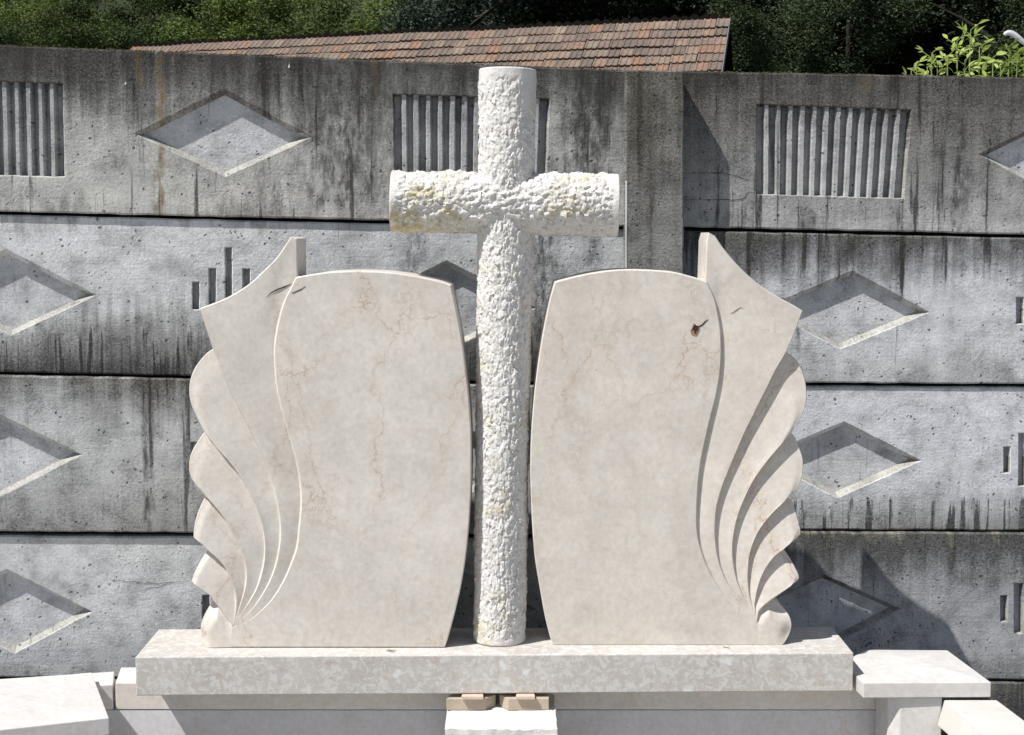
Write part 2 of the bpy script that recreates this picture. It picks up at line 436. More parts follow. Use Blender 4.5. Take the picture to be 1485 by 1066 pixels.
LEFT = dict(fcracks=[sliver([(386, 432), (393, 425), (402, 420), (410, 417), (419, 413.5), (424, 411)], 1.1)], side=-1, fan=FL, bottom=[(303, 941), (645, 938)],
  top=[(429.6, 404), (447, 400.5), (460, 398.5), (480, 396), (505, 395), (534, 395), (567.5, 397), (601, 402), (635, 409), (652.5, 414.5)],
  inner=[(652.5, 414.5), (658, 439), (665, 474.6), (670, 505), (675, 545), (679, 585), (681.5, 625), (682, 665), (681.5, 706), (677.5, 773), (670.5, 831), (660, 881.6), (645, 938)],
  S=[
   [FL, (358.5, 902), (379.6, 885.4), (398, 865.7), (413.4, 840.4), (424, 816.4), (431.7, 794), (435, 767), (438, 734), (437.3, 709), (433.8, 682), (427.5, 655), (419, 625), (411.3, 600), (405.7, 577), (401.4, 553), (399.3, 525), (399.3, 502.7), (402, 482), (405, 468), (409, 451), (414.8, 434), (421.9, 420), (429.6, 404)],
   [FL, (358.5, 891), (371, 877), (382.4, 860), (393.7, 839), (402, 815), (406.4, 791), (407.8, 772), (407, 756.7), (404, 737), (398.6, 711.6), (390.9, 686), (381, 661), (369, 635), (355.7, 608), (344.4, 587), (333, 564.6), (323.3, 542), (316.3, 522.4), (309.3, 505.5), (300.8, 480), (290.3, 448.2)],
   [FL, (347, 894), (361, 874), (372.6, 854), (379.6, 833), (383.9, 812), (384.6, 791), (382.5, 772), (378, 754), (369.8, 731), (358.5, 707.4), (344.4, 685), (330.4, 666.6), (316, 651), (304, 636), (296, 626.5)],
   [FL, (343, 893.9), (350, 874), (355.7, 854.4), (357.8, 837.6), (356.4, 820.7), (351.5, 802.4), (344.4, 785.5), (333, 764), (322, 747), (309, 731), (297.3, 720)],
   [FL, (341, 892.5), (342.8, 874), (341, 857), (336, 841.8), (329, 826), (317.7, 812), (302, 798), (293.8, 789.7), (281, 780.6)],
   [FL, (334.6, 903), (329, 895), (320.5, 882.6), (310.7, 871.3), (305, 863), (292.4, 854.4), (278.3, 844.6)]],
  T=[
   [(429.6, 404), (429.4, 375), (429.2, 345), (425.4, 341)] + [tuple(p) for p in spline([(425, 341.6), (413.4, 358), (400.7, 376.4), (383.9, 393), (367, 409), (350, 421.5), (330.4, 432.7), (312, 440.5), (292, 447.7)])] + [(290.3, 448.2)],
   [(309.3, 505.5), (298, 514), (288, 525), (279.7, 537.9), (274.8, 553), (273.7, 568.8), (276, 584), (282.5, 599.8), (291, 616.7), (296, 626.5)],
   [(296, 626.5), (284, 644), (276, 659.6), (273.4, 676.4), (275.5, 690.5), (282.5, 703), (291, 711.6), (297.3, 720)],
   [(297.3, 720), (289.6, 735.6), (283.5, 754), (281, 770.7), (281, 780.6)],
   [(300.8, 799), (292.4, 812), (285.3, 825), (280.4, 836), (278.3, 844.6)]],
  scroll=[(310.7, 871.3), (303, 880), (295, 894), (290.5, 908), (291.4, 922), (295.6, 932), (303, 941)], scroll_c=(318, 918))

m_marble_l = mat_marble('cream_marble', seed=1.3)
m_marble_r = mat_marble('veined_cream_marble', base=(.645, .597, .54), vein=.75, seed=2.2)
m_crack = mat_plain('crack_filler', (.05, .028, .018), .9)
yl = at_z(470, 939.5, 0).y; yr = at_z(970, 935.5, 0).y
headstone('headstone', yl, LEFT, [m_marble_l], 'cream marble headstone left of the white cross, its carved feather fan facing left', [
    sliver([(423, 425), (429, 423), (436, 420), (443, 415)], .7), ], m_crack)
rs = headstone('headstone', yr, RIGHT, [m_marble_r], 'cream marble headstone right of the white cross, with a small brown chip near its top', [
    [(1007.5, 470), (1010.5, 473), (1013, 475), (1012.5, 479), (1009.5, 480.5), (1010, 484), (1007, 483), (1006, 478), (1003, 480), (1004.5, 475)],
    sliver([(1008, 472), (1012, 474), (1018, 471.5), (1023, 466), (1027, 463)], 1.0)], m_crack)

m_rust = mat_plain('rusty_chip', (.42, .27, .17), .9, .5, 160, .003)
bm = bmesh.new()
bm.faces.new([bm.verts.new(at_y(x, y, yr - .0005)) for x, y in ((1006, 469), (1010, 472), (1014.5, 473.5), (1015, 480), (1012.5, 484), (1010.5, 488), (1006.5, 487.5), (1003, 485.5), (1001, 480), (1003.5, 475.5))])
link('chip', bm, m_rust, [c for c in rs.children if c.name.startswith('inscription_panel')][0])

# ================================================================== BASE SLAB
def slab_mesh(top, zt, zb, bev, mat, name, parent=None, jit=0):
    bm = bmesh.new()
    t = [bm.verts.new((p.x, p.y, zt)) for p in top]; b = [bm.verts.new((p.x, p.y, zb)) for p in top]
    bm.faces.new(t); bm.faces.new(b[::-1]); n = len(t)
    for i in range(n): bm.faces.new((t[i], b[i], b[(i + 1) % n], t[(i + 1) % n]))
    bmesh.ops.recalc_face_normals(bm, faces=bm.faces[:])
    if bev: bmesh.ops.bevel(bm, geom=bm.edges[:], offset=bev, segments=2, affect='EDGES', profile=.5)
    return link(name, bm, mat, parent)
m_brec = mat_breccia('mottled_breccia_marble')
top = [at_z(196, 953, 0), at_z(1238, 947, 0), at_z(1207, 909, 0), at_z(230, 912.5, 0)]
slab = slab_mesh(top, 0, -.0875, .0025, m_brec, 'base_slab')
tag(slab, 'long mottled cream marble slab carrying the cross and both headstones', 'stone slab')

# ================================================================== CROSS
m_cross = mat_rough_white('rough_white_stone', .8)
def chips(p, cell, amp):
    d, pts = noise.voronoi(p * (1 / cell), distance_metric='DISTANCE', exponent=2.5)
    c = pts[0]; h = noise.cell_vector(c * 7.77) - Vector((.5, .5, .5))
    tilt = (p * (1 / cell) - c).dot(h) * 1.5
    return amp * (tilt * 1.25 + (d[1] - d[0]) * .28 - .2)
def rough_cyl(name, a, b, r0, r1, nl, na, parent, cell, amp, ridge, smooth_a, smooth_b, seed, flat=None):
    ax = (b - a); L = ax.length; ax.normalize()
    e1 = Vector((0, -1, 0)); e1 = (e1 - ax * e1.dot(ax)).normalized(); e2 = ax.cross(e1)
    verts, faces = [], []
    off = Vector((seed * 11.3, seed * 5.1, seed * 3.7))
    for j in range(nl + 1):
        t = j / nl
        for i in range(na):
            th = 2 * math.pi * i / na
            dr = e1 * math.cos(th) + e2 * math.sin(th); r = r0 + (r1 - r0) * t
            p = a + ax * (L * t) + dr * r; q = p + off
            wq = q + noise.noise_vector(q * 30) * .006
            edge = noise.noise(q * 22) * .012
            m = sm(smooth_a * .6 + edge, smooth_a * 1.4 + .006 + edge, L * t) * sm(smooth_b * .6 + edge, smooth_b * 1.4 + .006 + edge, L * (1 - t))
            dd = 0
            if m > 0:
                wa = wq - ax * (wq.dot(ax) * .5) if not ridge else wq
                dd = chips(wa, cell, amp) + chips(wa * 1.0 + Vector((3, 1, 2)), cell * .42, amp * .55) + noise.noise(q * 9) * amp * .9
                if ridge:
                    s = Vector((q.x * 26 + q.z * 24, q.y * 20, q.z * 60 - q.x * 18))
                    dd += (abs(noise.noise(s)) - .25) * ridge + noise.noise(s * 2.1) * ridge * .35
            else: dd = .0
            dd = dd * m + (1 - m) * (noise.noise(q * 40) * .0006 + .0005)
            if flat:
                fm = flat(th + noise.noise(q * 18) * .25, t + noise.noise(q * 26) * .02)
                dd = dd * (1 - fm) - fm * .0015
            if j in (0, nl): dd -= .002
            verts.append(p + dr * dd)
    for j in range(nl):
        for i in range(na):
            k = (i + 1) % na
            faces.append((j * na + i, j * na + k, (j + 1) * na + k, (j + 1) * na + i))
    verts += [a, b]
    for i in range(na):
        k = (i + 1) % na
        faces.append((len(verts) - 2, k, i)); faces.append((len(verts) - 1, nl * na + i, nl * na + k))
    return rawmesh(name, verts, faces, m_cross, parent, 50)
ycr = at_z(724, 928.5, 0).y
base = at_y(724.3, 928.5, ycr); base.z = .001
ctop = at_y(736.5, 101, ycr)
cross = empty('stone_cross', (base.x, ycr, 0), 'tall rough hewn white stone cross standing between the two headstones', 'stone cross')
def flat_cut(th, t):
    # smooth sawn facet on the upper right of the shaft
    return sm(.52, .62, math.sin(th)) * sm(.915, .945, t) * sm(-.2, .1, math.cos(th))
rough_cyl('shaft', base, ctop, .0595, .0635, 620, 200, cross, .0098, .0036, .0, .012, .022, 1.0, flat_cut)
al = at_y(568, 292, ycr); ar = at_y(896, 298, ycr)
rough_cyl('crossbar', al, ar, .0685, .0700, 260, 210, cross, .0128, .0040, .0066, .010, .012, 2.0)

# ================================================================== WALL
Z_GROUND = -.75
def wall_frame(p0, p1):
    """vertical plane through two plan points; returns local<->world helpers"""
    ux = (p1 - p0); ux.z = 0; ux.normalize(); nn = Vector((ux.y, -ux.x, 0))       # nn points to the camera
    def unproj(px, py, off=0.0):
        d = ray(px, py); o = p0 + nn * off
        t = (o - CAM).dot(nn) / d.dot(nn); q = CAM + d * t
        return Vector(((q - p0).dot(ux), q.z))
    def world(s, z, off=0.0): return p0 + ux * s + nn * off + Vector((0, 0, z - p0.z))
    return unproj, world
Lp0 = at_y(0, 500, .310); Lp1 = at_y(908, 500, .459)
Rp0 = at_y(990, 500, .519); Rp1 = at_y(1485, 500, .546)
L_un, L_w = wall_frame(Lp0, Lp1); R_un, R_w = wall_frame(Rp0, Rp1)

def jitter_poly(pts, stepm, amp, seed):
    """resample a closed 2-D polygon (corner points kept) with a slightly crumbly edge"""
    out = []; n = len(pts)
    for i in range(n):
        a, b = Vector(pts[i]), Vector(pts[(i + 1) % n]); m = max(1, int((b - a).length / stepm))
        t = (b - a).normalized(); nr = Vector((-t.y, t.x))
        for k in range(m):
            p = a.lerp(b, k / m)
            q = Vector((p.x, p.y, seed))
            out.append(p + nr * (noise.noise(q * 45) * amp + noise.noise(q * 130) * amp * .7))
    return out
def inset_poly(pts, d):
    n = len(pts); c = sum((Vector(p) for p in pts), Vector((0, 0))) / n; out = []
    area = sum(pts[i][0] * pts[(i + 1) % n][1] - pts[(i + 1) % n][0] * pts[i][1] for i in range(n)); o = 1 if area > 0 else -1
    for i in range(n):
        p0, p1, p2 = Vector(pts[i - 1]), Vector(pts[i]), Vector(pts[(i + 1) % n])
        n1 = Vector((-(p1 - p0).y, (p1 - p0).x)).normalized() * o; n2 = Vector((-(p2 - p1).y, (p2 - p1).x)).normalized() * o
        b = (n1 + n2); b = b / max(.35, b.length_squared / 2)
        out.append(p1 + b * d)
    return out
def wall_panel(un, wd, name, outline_px, off, holes, mat, parent, mat2=None, thick=.055, seed=1.0):
    """precast concrete plank with sunk diamonds, slots and flutes"""
    O = [un(*p, off) for p in outline_px]
    zt = max(p.y for p in O); zb = min(p.y for p in O)
    outer = jitter_poly(O, .03, .0016, seed)
    bm = bmesh.new(); uvl = bm.loops.layers.uv.new('UVMap'); uv2 = bm.loops.layers.uv.new('Panel')
    loops3 = []; allv = []
    def add(p, o): 
        v = bm.verts.new(wd(p.x, p.y, o)); loc[v] = (p.x, p.y); return v
    loc = {}
    outer_in = inset_poly(outer, .004)
    front = [[add(p, off) for p in outer_in]]
    polys = [[Vector((p.x, p.y, 0)) for p in outer_in]]
    hv = []; inner_v = set(); flute_f = set(); hcs = [sum((un(*p, off) for p in hd[1]), Vector((0, 0))) / 4 for hd in holes]
    for hd in holes:
        kind, pts, depth, ins = hd[:4]
        hp = jitter_poly([un(*p, off) for p in pts], .012, .0011, seed + len(hv))
        ring = [add(p, off) for p in hp]; front.append(ring); polys.append([Vector((p.x, p.y, 0)) for p in hp])
        hv.append((hd, hp, ring))
    flat = [v for r in front for v in r]
    for tri in geometry.tessellate_polygon(polys):
        try: bm.faces.new([flat[i] for i in tri])
        except ValueError: pass
    # edge arris, sides, back
    r1 = [add(p, off - .004) for p in outer]; r2 = [add(p, off - thick) for p in outer]; n = len(outer)
    for i in range(n):
        j = (i + 1) % n
        bm.faces.new((front[0][i], front[0][j], r1[j], r1[i])); bm.faces.new((r1[i], r1[j], r2[j], r2[i]))
    bm.faces.new(r2)
    for hd, hp, ring in hv:
        kind, pts, depth, ins = hd[:4]
        corners = [un(*p, off) for p in pts]
        lip = inset_poly(hp, .0022); lr = [add(p, off - .0022) for p in lip]
        if kind == 'diamond':
            fl = jitter_poly(inset_poly(corners, ins), .012, .0007, seed)
            # same count as the ring: resample by side
            cc = inset_poly(corners, ins); fl = []
            for i in range(4):
                a, b = corners[i], corners[(i + 1) % 4]; m = max(1, int((b - a).length / .012))
                for k in range(m): fl.append(cc[i].lerp(cc[(i + 1) % 4], k / m))
        else:
            fl = inset_poly(lip, ins)
        fr = [add(p, off - depth) for p in fl]; m = len(fr); inner_v.update(fr)
        for i in range(m):
            j = (i + 1) % m
            bm.faces.new((ring[i], ring[j], lr[j], lr[i])); bm.faces.new((lr[i], lr[j], fr[j], fr[i]))
        for tri in geometry.tessellate_polygon([[Vector((p.x, p.y, 0)) for p in fl]]):
            try:
                nf_ = bm.faces.new([fr[i] for i in tri])
                if kind == 'flutes': flute_f.add(nf_)
            except ValueError: pass
        if kind == 'flutes':
            nf = hd[4]; tl, tr, br, bl = corners
            for q in range(1, nf):
                t = q / nf
                a = tl.lerp(tr, t); b = bl.lerp(br, t); w0 = .0066 + rnd.uniform(-.001, .001); w1 = w0 + .0035
                NS = 16; prev = None
                for k in range(NS + 1):
                    s = k / NS; c = a.lerp(b, s); jx = noise.noise(Vector((c.x * 60, c.y * 60, seed))) * .0011
                    f = .005
                    row = [add(Vector((c.x - w1, c.y)), off - depth), add(Vector((c.x - w0 + jx, c.y)), off - f), add(Vector((c.x + w0 * .45 + jx, c.y)), off - f), add(Vector((c.x + w1, c.y)), off - depth)]
                    inner_v.update(row)
                    if prev:
                        for e in range(3): flute_f.add(bm.faces.new((prev[e], prev[e + 1], row[e + 1], row[e])))
                    prev = row
    for f in bm.faces:
        if any(v in inner_v for v in f.verts):
            f.material_index = 1
            if len(f.verts) == 4 and not all(v in inner_v for v in f.verts):
                zc_ = sum(loc[v][1] for v in f.verts) / 4; nb = min(hcs, key=lambda c: (c - Vector((loc[f.verts[0]][0], loc[f.verts[0]][1]))).length)
                f.material_index = 0 if zc_ > nb.y + .004 else 3
            if f in flute_f: f.material_index = 2
        for l in f.loops:
            s, z = loc[l.vert]; l[uvl].uv = (s, z); l[uv2].uv = (s, (z - zb) / (zt - zb))
    # panel coordinate follows the sloping courses
    bmesh.ops.remove_doubles(bm, verts=bm.verts[:], dist=1e-6)
    o = link(name, bm, mat, parent)
    if mat2: o.data.materials.append(mat2); o.data.materials.append(m_flute); o.data.materials.append(m_sill)
    return o

def u_of(un, px): return un(px, 300)[0]
def dia(l, t, r, b): return ('diamond', [l, t, r, b], .0215, .0125)
def slot(x0, x1, y0, y1): return ('slot', [(x0, y0), (x1, y0), (x1, y1), (x0, y1)], .024, .0012)
XL, XR = -420, 1850
lineL = lambda n, x: {0: 65 + .0407 * x, 1: 309 + .0236 * x, 2: 542 + .0195 * x, 3: 773 + .006 * x, 4: 984 + .0 * x}[n]
lineR = lambda n, x: {0: 103 + .0182 * (x - 990), 1: 332 + .0222 * (x - 990), 2: 556 + .006 * (x - 990), 3: 769.5 + .004 * (x - 990), 4: 982 + .012 * (x - 990)}[n]
def quadL(a, b, ga=2.2, gb=2.2):
    return [(XL, lineL(a, XL) + ga), (914, lineL(a, 914) + ga), (914, lineL(b, 914) - gb), (XL, lineL(b, XL) - gb)]
def quadR(a, b, ga=2.2, gb=2.2):
    return [(985, lineR(a, 985) + ga), (XR, lineR(a, XR) + ga), (XR, lineR(b, XR) - gb), (985, lineR(b, 985) - gb)]

OR = (.20, .115, .02); BR = (.10, .075, .04); DK = (.03, .028, .027); LT = (.40, .40, .40)
uL = lambda px: u_of(L_un, px); uR = lambda px: u_of(R_un, px)
mc = {
 'L1': mat_concrete('concrete_upper_weathered', [(0, (.235, .232, .222)), (.12, (.31, .307, .295)), (.45, (.27, .268, .258)), (.66, (.14, .138, .132)), (.86, (.062, .060, .056)), (1, (.04, .036, .03))], 1, .8, [(0, .75), (.4, .6), (1, .7)], .42,
    [(uL(236), .012, .02, .95, OR, .75), (uL(206), .010, .7, .97, OR, .6), (uL(228), .02, .0, .45, BR, .6), (uL(325), .03, .0, .2, BR, .7), (uL(545), .014, .6, 1, BR, .7), (uL(545), .008, .7, 1, OR, .35),
     (uL(815), .02, .82, 1, (.10, .085, .02), .8), (uL(120), .02, .3, .6, LT, .5), (uL(205), .05, .05, .35, LT, .55), (uL(180), .02, .3, .6, LT, .5), (uL(840), .04, .3, .95, DK, .7), (uL(870), .03, .1, .8, DK, .6), (uL(400), .02, .0, .3, DK, .7), (uL(380), .02, .0, .4, DK, .5),
     (uL(500), .16, .05, .95, (.045, .043, .041), .8), (uL(650), .2, .1, 1, (.055, .053, .05), .7), (uL(850), .1, .0, .95, (.05, .048, .046), .7)]),
 'L2': mat_concrete('concrete_second_course', [(0, (.06, .06, .06)), (.12, (.11, .11, .108)), (.30, (.20, .20, .198)), (.48, (.34, .345, .345)), (.9, (.36, .365, .37)), (1, (.26, .26, .26))], 2, .9, [(0, 1), (.3, .8), (.42, .12), (1, .2)], .36,
    [(uL(600), .05, .3, 1, DK, .55), (uL(790), .05, .0, 1, DK, .8), (uL(860), .03, .0, 1, DK, .6)]),
 'L3': mat_concrete('concrete_third_course', [(0, (.17, .17, .168)), (.3, (.25, .252, .25)), (.65, (.30, .305, .305)), (.88, (.18, .18, .178)), (1, (.10, .098, .09))], 3, .75, [(0, .7), (.5, .4), (1, .7)], .34,
    [(uL(205), .012, .0, .8, DK, .8), (uL(213), .008, .1, .9, DK, .6), (uL(130), .05, .55, .85, LT, .5)]),
 'L4': mat_concrete('concrete_fourth_course', [(0, (.16, .16, .155)), (.08, (.28, .285, .288)), (.5, (.33, .335, .34)), (1, (.32, .325, .325))], 4, .4, [(0, .5), (.3, .2), (1, .15)], .2,
    [(uL(20), .012, .0, .2, DK, .7)]),
 'L5': mat_concrete('concrete_bottom_course', [(0, (.12, .12, .12)), (1, (.17, .17, .17))], 5, .5),
 'R1': mat_concrete('concrete_upper_course_stained', [(0, (.27, .27, .265)), (.2, (.22, .22, .215)), (.5, (.155, .153, .149)), (.8, (.095, .091, .086)), (1, (.05, .046, .04))], 6, .8, [(0, .7), (.4, .6), (1, .6)], .4,
    [(uR(1388), .02, .0, .8, DK, .8), (uR(1400), .02, .1, .5, DK, .6), (uR(1365), .012, .1, .6, DK, .5), (uR(1254), .02, .86, 1, OR, .6), (uR(1460), .04, .1, .5, LT, .3), (uR(1165), .01, .0, .2, DK, .7), (uR(1180), .01, .0, .2, DK, .7)]),
 'R2': mat_concrete('concrete_second_course_stained', [(0, (.25, .255, .255)), (.25, (.33, .335, .34)), (.55, (.34, .345, .355)), (.78, (.19, .19, .195)), (.92, (.10, .10, .10)), (1, (.11, .11, .10))], 7, .85, [(0, .15), (.5, .25), (.7, .7), (1, .9)], .4,
    [(uR(1235), .012, .75, 1, DK, .7), (uR(1300), .03, .6, 1, DK, .5), (uR(1160), .008, .18, .45, DK, .8), (uR(1140), .05, .6, 1, DK, .5)]),
 'R3': mat_concrete('concrete_third_course_pale', [(0, (.17, .17, .165)), (.14, (.25, .255, .255)), (.3, (.34, .345, .355)), (.9, (.36, .365, .38)), (1, (.34, .345, .35))], 8, .85, [(0, .9), (.22, .8), (.3, .05), (1, .05)], .22,
    [(uR(1175), .006, .02, .22, DK, .8), (uR(1193), .006, .02, .22, DK, .7), (uR(1215), .006, .02, .22, DK, .7), (uR(1240), .006, .02, .22, DK, .7), (uR(1295), .006, .02, .2, DK, .7)]),
 'R4': mat_concrete('concrete_fourth_course_dark', [(0, (.18, .18, .18)), (.3, (.26, .263, .268)), (.6, (.225, .23, .237)), (.84, (.095, .095, .095)), (.95, (.09, .09, .085)), (1, (.15, .145, .12))], 9, .7, [(0, .2), (.6, .4), (1, .8)], .38),
 'R5': mat_concrete('concrete_bottom_course_dark', [(0, (.08, .08, .08)), (.9, (.085, .085, .085)), (1, (.13, .125, .11))], 10, .6),
 'P': mat_concrete('concrete_post', [(0, (.25, .25, .25)), (.5, (.24, .24, .24)), (.8, (.17, .168, .16)), (1, (.09, .085, .07))], 11, .6, [(0, .2), (.6, .5), (1, .8)], .3,
    [(.064, .008, .75, .95, DK, .7), (.02, .02, .94, 1, (.10, .085, .02), .6)]),
}
m_rec = mat_concrete('concrete_sheltered', [(0, (.33, .33, .32)), (.5, (.32, .324, .335)), (1, (.28, .284, .295))], 21, .4, [(0, .3), (1, .5)], .5)
m_flute = mat_concrete('concrete_flutes', [(0, (.31, .31, .305)), (.5, (.28, .28, .28)), (1, (.19, .19, .19))], 22, .6, [(0, .4), (1, .8)], .6)
m_sill = mat_concrete('concrete_sill', [(0, (.26, .255, .235)), (.5, (.25, .245, .225)), (1, (.23, .225, .205))], 23, .5, [(0, .4), (1, .5)], .5)
bayL = empty('concrete_wall', (Lp0.x + .3, Lp0.y, Z_GROUND), 'long weathered grey precast concrete wall bay behind the left headstone and cross', 'concrete wall')
bayR = empty('concrete_wall', (Rp0.x + .3, Rp0.y, Z_GROUND), 'weathered precast concrete wall bay right of the concrete post', 'concrete wall')
fl = lambda a, b, c, d, n: ('flutes', [a, b, c, d], .029, .003, n)
wall_panel(L_un, L_w, 'wall_plank', quadL(0, 1, 0, 2.5), .004, [
    fl((-132, 112), (92, 120), (95, 258), (-128, 252), 13), dia((193, 194), (325, 128), (453, 199), (326, 257)), fl((569, 135), (798, 142), (793, 268), (571, 262), 13)], mc['L1'], bayL, m_rec, seed=1.1)
wall_panel(L_un, L_w, 'wall_plank', quadL(1, 2), -.006, [
    dia((-118, 420), (8, 360), (141, 428), (16, 487)), slot(278, 290, 408, 450), slot(302, 314.5, 388, 451), slot(325.5, 337.5, 358, 452), slot(351, 364, 389, 453), slot(377, 389, 411, 454),
    dia((523, 440), (648, 377), (778, 447), (652, 508))], mc['L2'], bayL, m_rec, seed=2.1)
wall_panel(L_un, L_w, 'wall_plank', quadL(2, 3), .005, [
    dia((-150, 655), (-14, 594), (121, 659), (-4, 723)), slot(276, 288, 640, 682), slot(300, 312, 620, 683), slot(323, 335, 590, 684),
    dia((520, 668), (648, 606), (778, 670), (652, 730))], mc['L3'], bayL, m_rec, seed=3.1)
wall_panel(L_un, L_w, 'wall_plank', quadL(3, 4, 4, 2), -.007, [
    dia((-112, 884), (10, 824), (135, 887), (22, 948)), slot(292.5, 305, 862, 906), slot(317, 329, 842, 907), slot(341, 353, 812, 908),
    dia((530, 882), (655, 818), (782, 884), (657, 946))], mc['L4'], bayL, m_rec, seed=4.1)
wall_panel(L_un, L_w, 'wall_plank', [(XL, lineL(4, 0) + 2.5), (914, lineL(4, 914) + 2.5), (914, 1420), (XL, 1420)], -.004, [], mc['L5'], bayL, m_rec, seed=5.1)
wall_panel(R_un, R_w, 'wall_plank', quadR(0, 1, 0, 3), -.003, [
    fl((1096, 150), (1323, 158), (1312, 289), (1096, 283), 13), dia((1418, 224), (1548, 160), (1682, 234), (1545, 292))], mc['R1'], bayR, m_rec, seed=6.1)
wall_panel(R_un, R_w, 'wall_plank', quadR(1, 2), .004, [
    dia((1103, 447), (1236, 392), (1349, 453), (1219, 507)), slot(1473, 1486, 430, 471), slot(1499, 1512, 410, 471), slot(1525, 1538, 382, 472), slot(1551, 1564, 412, 472), slot(1577, 1590, 432, 473)], mc['R2'], bayR, m_rec, seed=7.1)
wall_panel(R_un, R_w, 'wall_plank', quadR(2, 3, 2.5), -.005, [
    dia((1098, 663), (1224, 611), (1338, 668), (1214, 723)), slot(1454.5, 1466, 647, 687), slot(1476, 1489, 627, 706), slot(1501, 1513, 600, 707), slot(1527, 1539, 630, 707), slot(1553, 1565, 650, 690)], mc['R3'], bayR, m_rec, seed=8.1)
wall_panel(R_un, R_w, 'wall_plank', quadR(3, 4, 1.5), .005, [
    dia((1078, 888), (1195, 833), (1308, 883), (1188, 946)), slot(1450, 1462, 863, 903), slot(1470, 1485, 845, 920), slot(1497, 1510, 820, 921), slot(1523, 1536, 848, 921)], mc['R4'], bayR, m_rec, seed=9.1)
wall_panel(R_un, R_w, 'wall_plank', [(985, lineR(4, 985) + 2.5), (XR, lineR(4, XR) + 2.5), (XR, 1420), (985, 1420)], .009, [], mc['R5'], bayR, m_rec, seed=10.1)
m_core = mat_plain('dark_hidden_backing', (.02, .02, .02), .95, .3, 20)
for un, wd, b, px0, px1, line in ((L_un, L_w, bayL, XL, 908, lineL), (R_un, R_w, bayR, 988, XR, lineR)):  # unseen dark sheet added behind the planks so joints let no light through
    bm = bmesh.new(); q = [un(px0, line(0, px0) + 12), un(px1, line(0, px1) + 12), un(px1, 1420), un(px0, 1420)]
    f_ = [bm.verts.new(wd(p.x, p.y, -.040)) for p in q]; k_ = [bm.verts.new(wd(p.x, p.y, -.052)) for p in q]
    bm.faces.new(f_); bm.faces.new(k_[::-1])
    for i in range(4): bm.faces.new((f_[i], f_[(i + 1) % 4], k_[(i + 1) % 4], k_[i]))
    link('hidden_joint_backing', bm, m_core, b)
# post between the bays
Pp0 = at_y(906.5, 500, .432); Pp1 = at_y(990.5, 500, .440)
P_un, P_w = wall_frame(Pp0, Pp1)
post = wall_panel(P_un, P_w, 'concrete_post', [(906.5, 101.5), (992, 102.5), (991, 1420), (905.5, 1420)], 0, [], mc['P'], None, None, thick=.20, seed=12.1)
tag(post, 'upright concrete fence post joining the two wall bays, above the right headstone', 'concrete post')

def on_wall(un, wd, off, poly, mat, name, parent, lift=.0012):
    bm = bmesh.new(); vv = []
    for p in poly:
        q = un(p[0], p[1], off); vv.append(bm.verts.new(wd(q.x, q.y, off + lift)))
    bm.faces.new(vv); link(name, bm, mat, parent)
def wobble(pts, seed, amp=1.6):
    P = spline(pts, 6); return [p + Vector((noise.noise(Vector((p.x * .09, p.y * .09, seed))), noise.noise(Vector((p.x * .09, p.y * .09, seed + 9))))) * amp for p in P]
pan = lambda bay, i: [c for c in bay.children if c.name.startswith('wall_plank')][i]
for bay, un, wd, i, off, pts, wdt in (
    (bayR, R_un, R_w, 0, -.003, [(992, 251), (1030, 251), (1062, 253), (1078, 260), (1095, 262)], .45),
    (bayR, R_un, R_w, 0, -.003, [(992, 290), (1045, 290), (1075, 289), (1085, 280), (1097, 278)], .5),
    (bayL, L_un, L_w, 3, -.007, [(150, 838), (190, 844), (230, 846), (275, 842)], .35),
    (bayL, L_un, L_w, 3, -.007, [(200, 857), (232, 850), (252, 842)], .35)):
    on_wall(un, wd, off, sliver(wobble(pts, wdt * 9 + i), wdt), m_core, 'crack', pan(bay, i))
m_drip = mat_plain('white_drip', (.75, .75, .74), .8, .05, 20)
for (x, y, h) in ((182, 121, 2.6), (419, 97, 5.5)):
    on_wall(L_un, L_w, .004, [(x - 1.2, y), (x - .9, y + 1.3), (x, y + 1.8), (x + 1, y + 1.2), (x + 1.3, y), (x + .8, y - h * .5), (x + .6, y - h), (x, y - h * .6)], m_drip, 'white_drip', pan(bayL, 0))
on_wall(P_un, P_w, 0, [(906.8, 262), (909.2, 262), (909.4, 300), (908.6, 345), (909, 400), (906.6, 400), (906.9, 350), (906.5, 310)], m_drip, 'mortar_line', post)

# ================================================================== GRAVE SURROUND
m_white = mat_marble('pale_cream_limestone', base=(.63, .61, .59), vein=.1, seed=4.1, cloud=.35)
m_beam = mat_marble('beige_limestone', base=(.66, .625, .585), vein=.15, seed=5.2, cloud=.4)
m_grey = mat_marble('grey_limestone', base=(.60, .60, .62), vein=.25, seed=6.2, cloud=.4)
m_chalk = mat_rough_white('broken_white_stone', .12)
# long kerb beam behind the slab, two courses
kb = empty('kerb_beam', (0, .18, Z_GROUND), 'long beige kerb beam lying behind and under the slab', 'kerb stone')
bl = at_z(157, 1002, -.1); br = at_z(1283, 1000, -.1); yb = .235
xb = at_z(168, 976, -.1)
plan = [Vector((bl.x, .118, 0)), Vector((.862, .118, 0)), Vector((.862, yb + .07, 0)), Vector((xb.x, yb + .01, 0))]
slab_mesh(plan, -.1, -.163, .002, m_beam, 'upper_course', kb)
plan2 = [Vector((bl.x - .25, .1195, 0)), Vector((.8625, .1195, 0)), Vector((.8625, yb + .06, 0)), Vector((bl.x - .25, yb - .05, 0))]
slab_mesh(plan2, -.1645, Z_GROUND, .002, m_grey, 'lower_course', kb)
kb2 = slab_mesh([Vector((-1.25, .045, 0)), Vector((bl.x - .006, .119, 0)), Vector((bl.x - .03, .225, 0)), Vector((-1.25, .15, 0))], -.104, -.163, .002, m_white, 'kerb_stone')
tag(kb2, 'short pale kerb stone behind the left post cap', 'kerb stone')

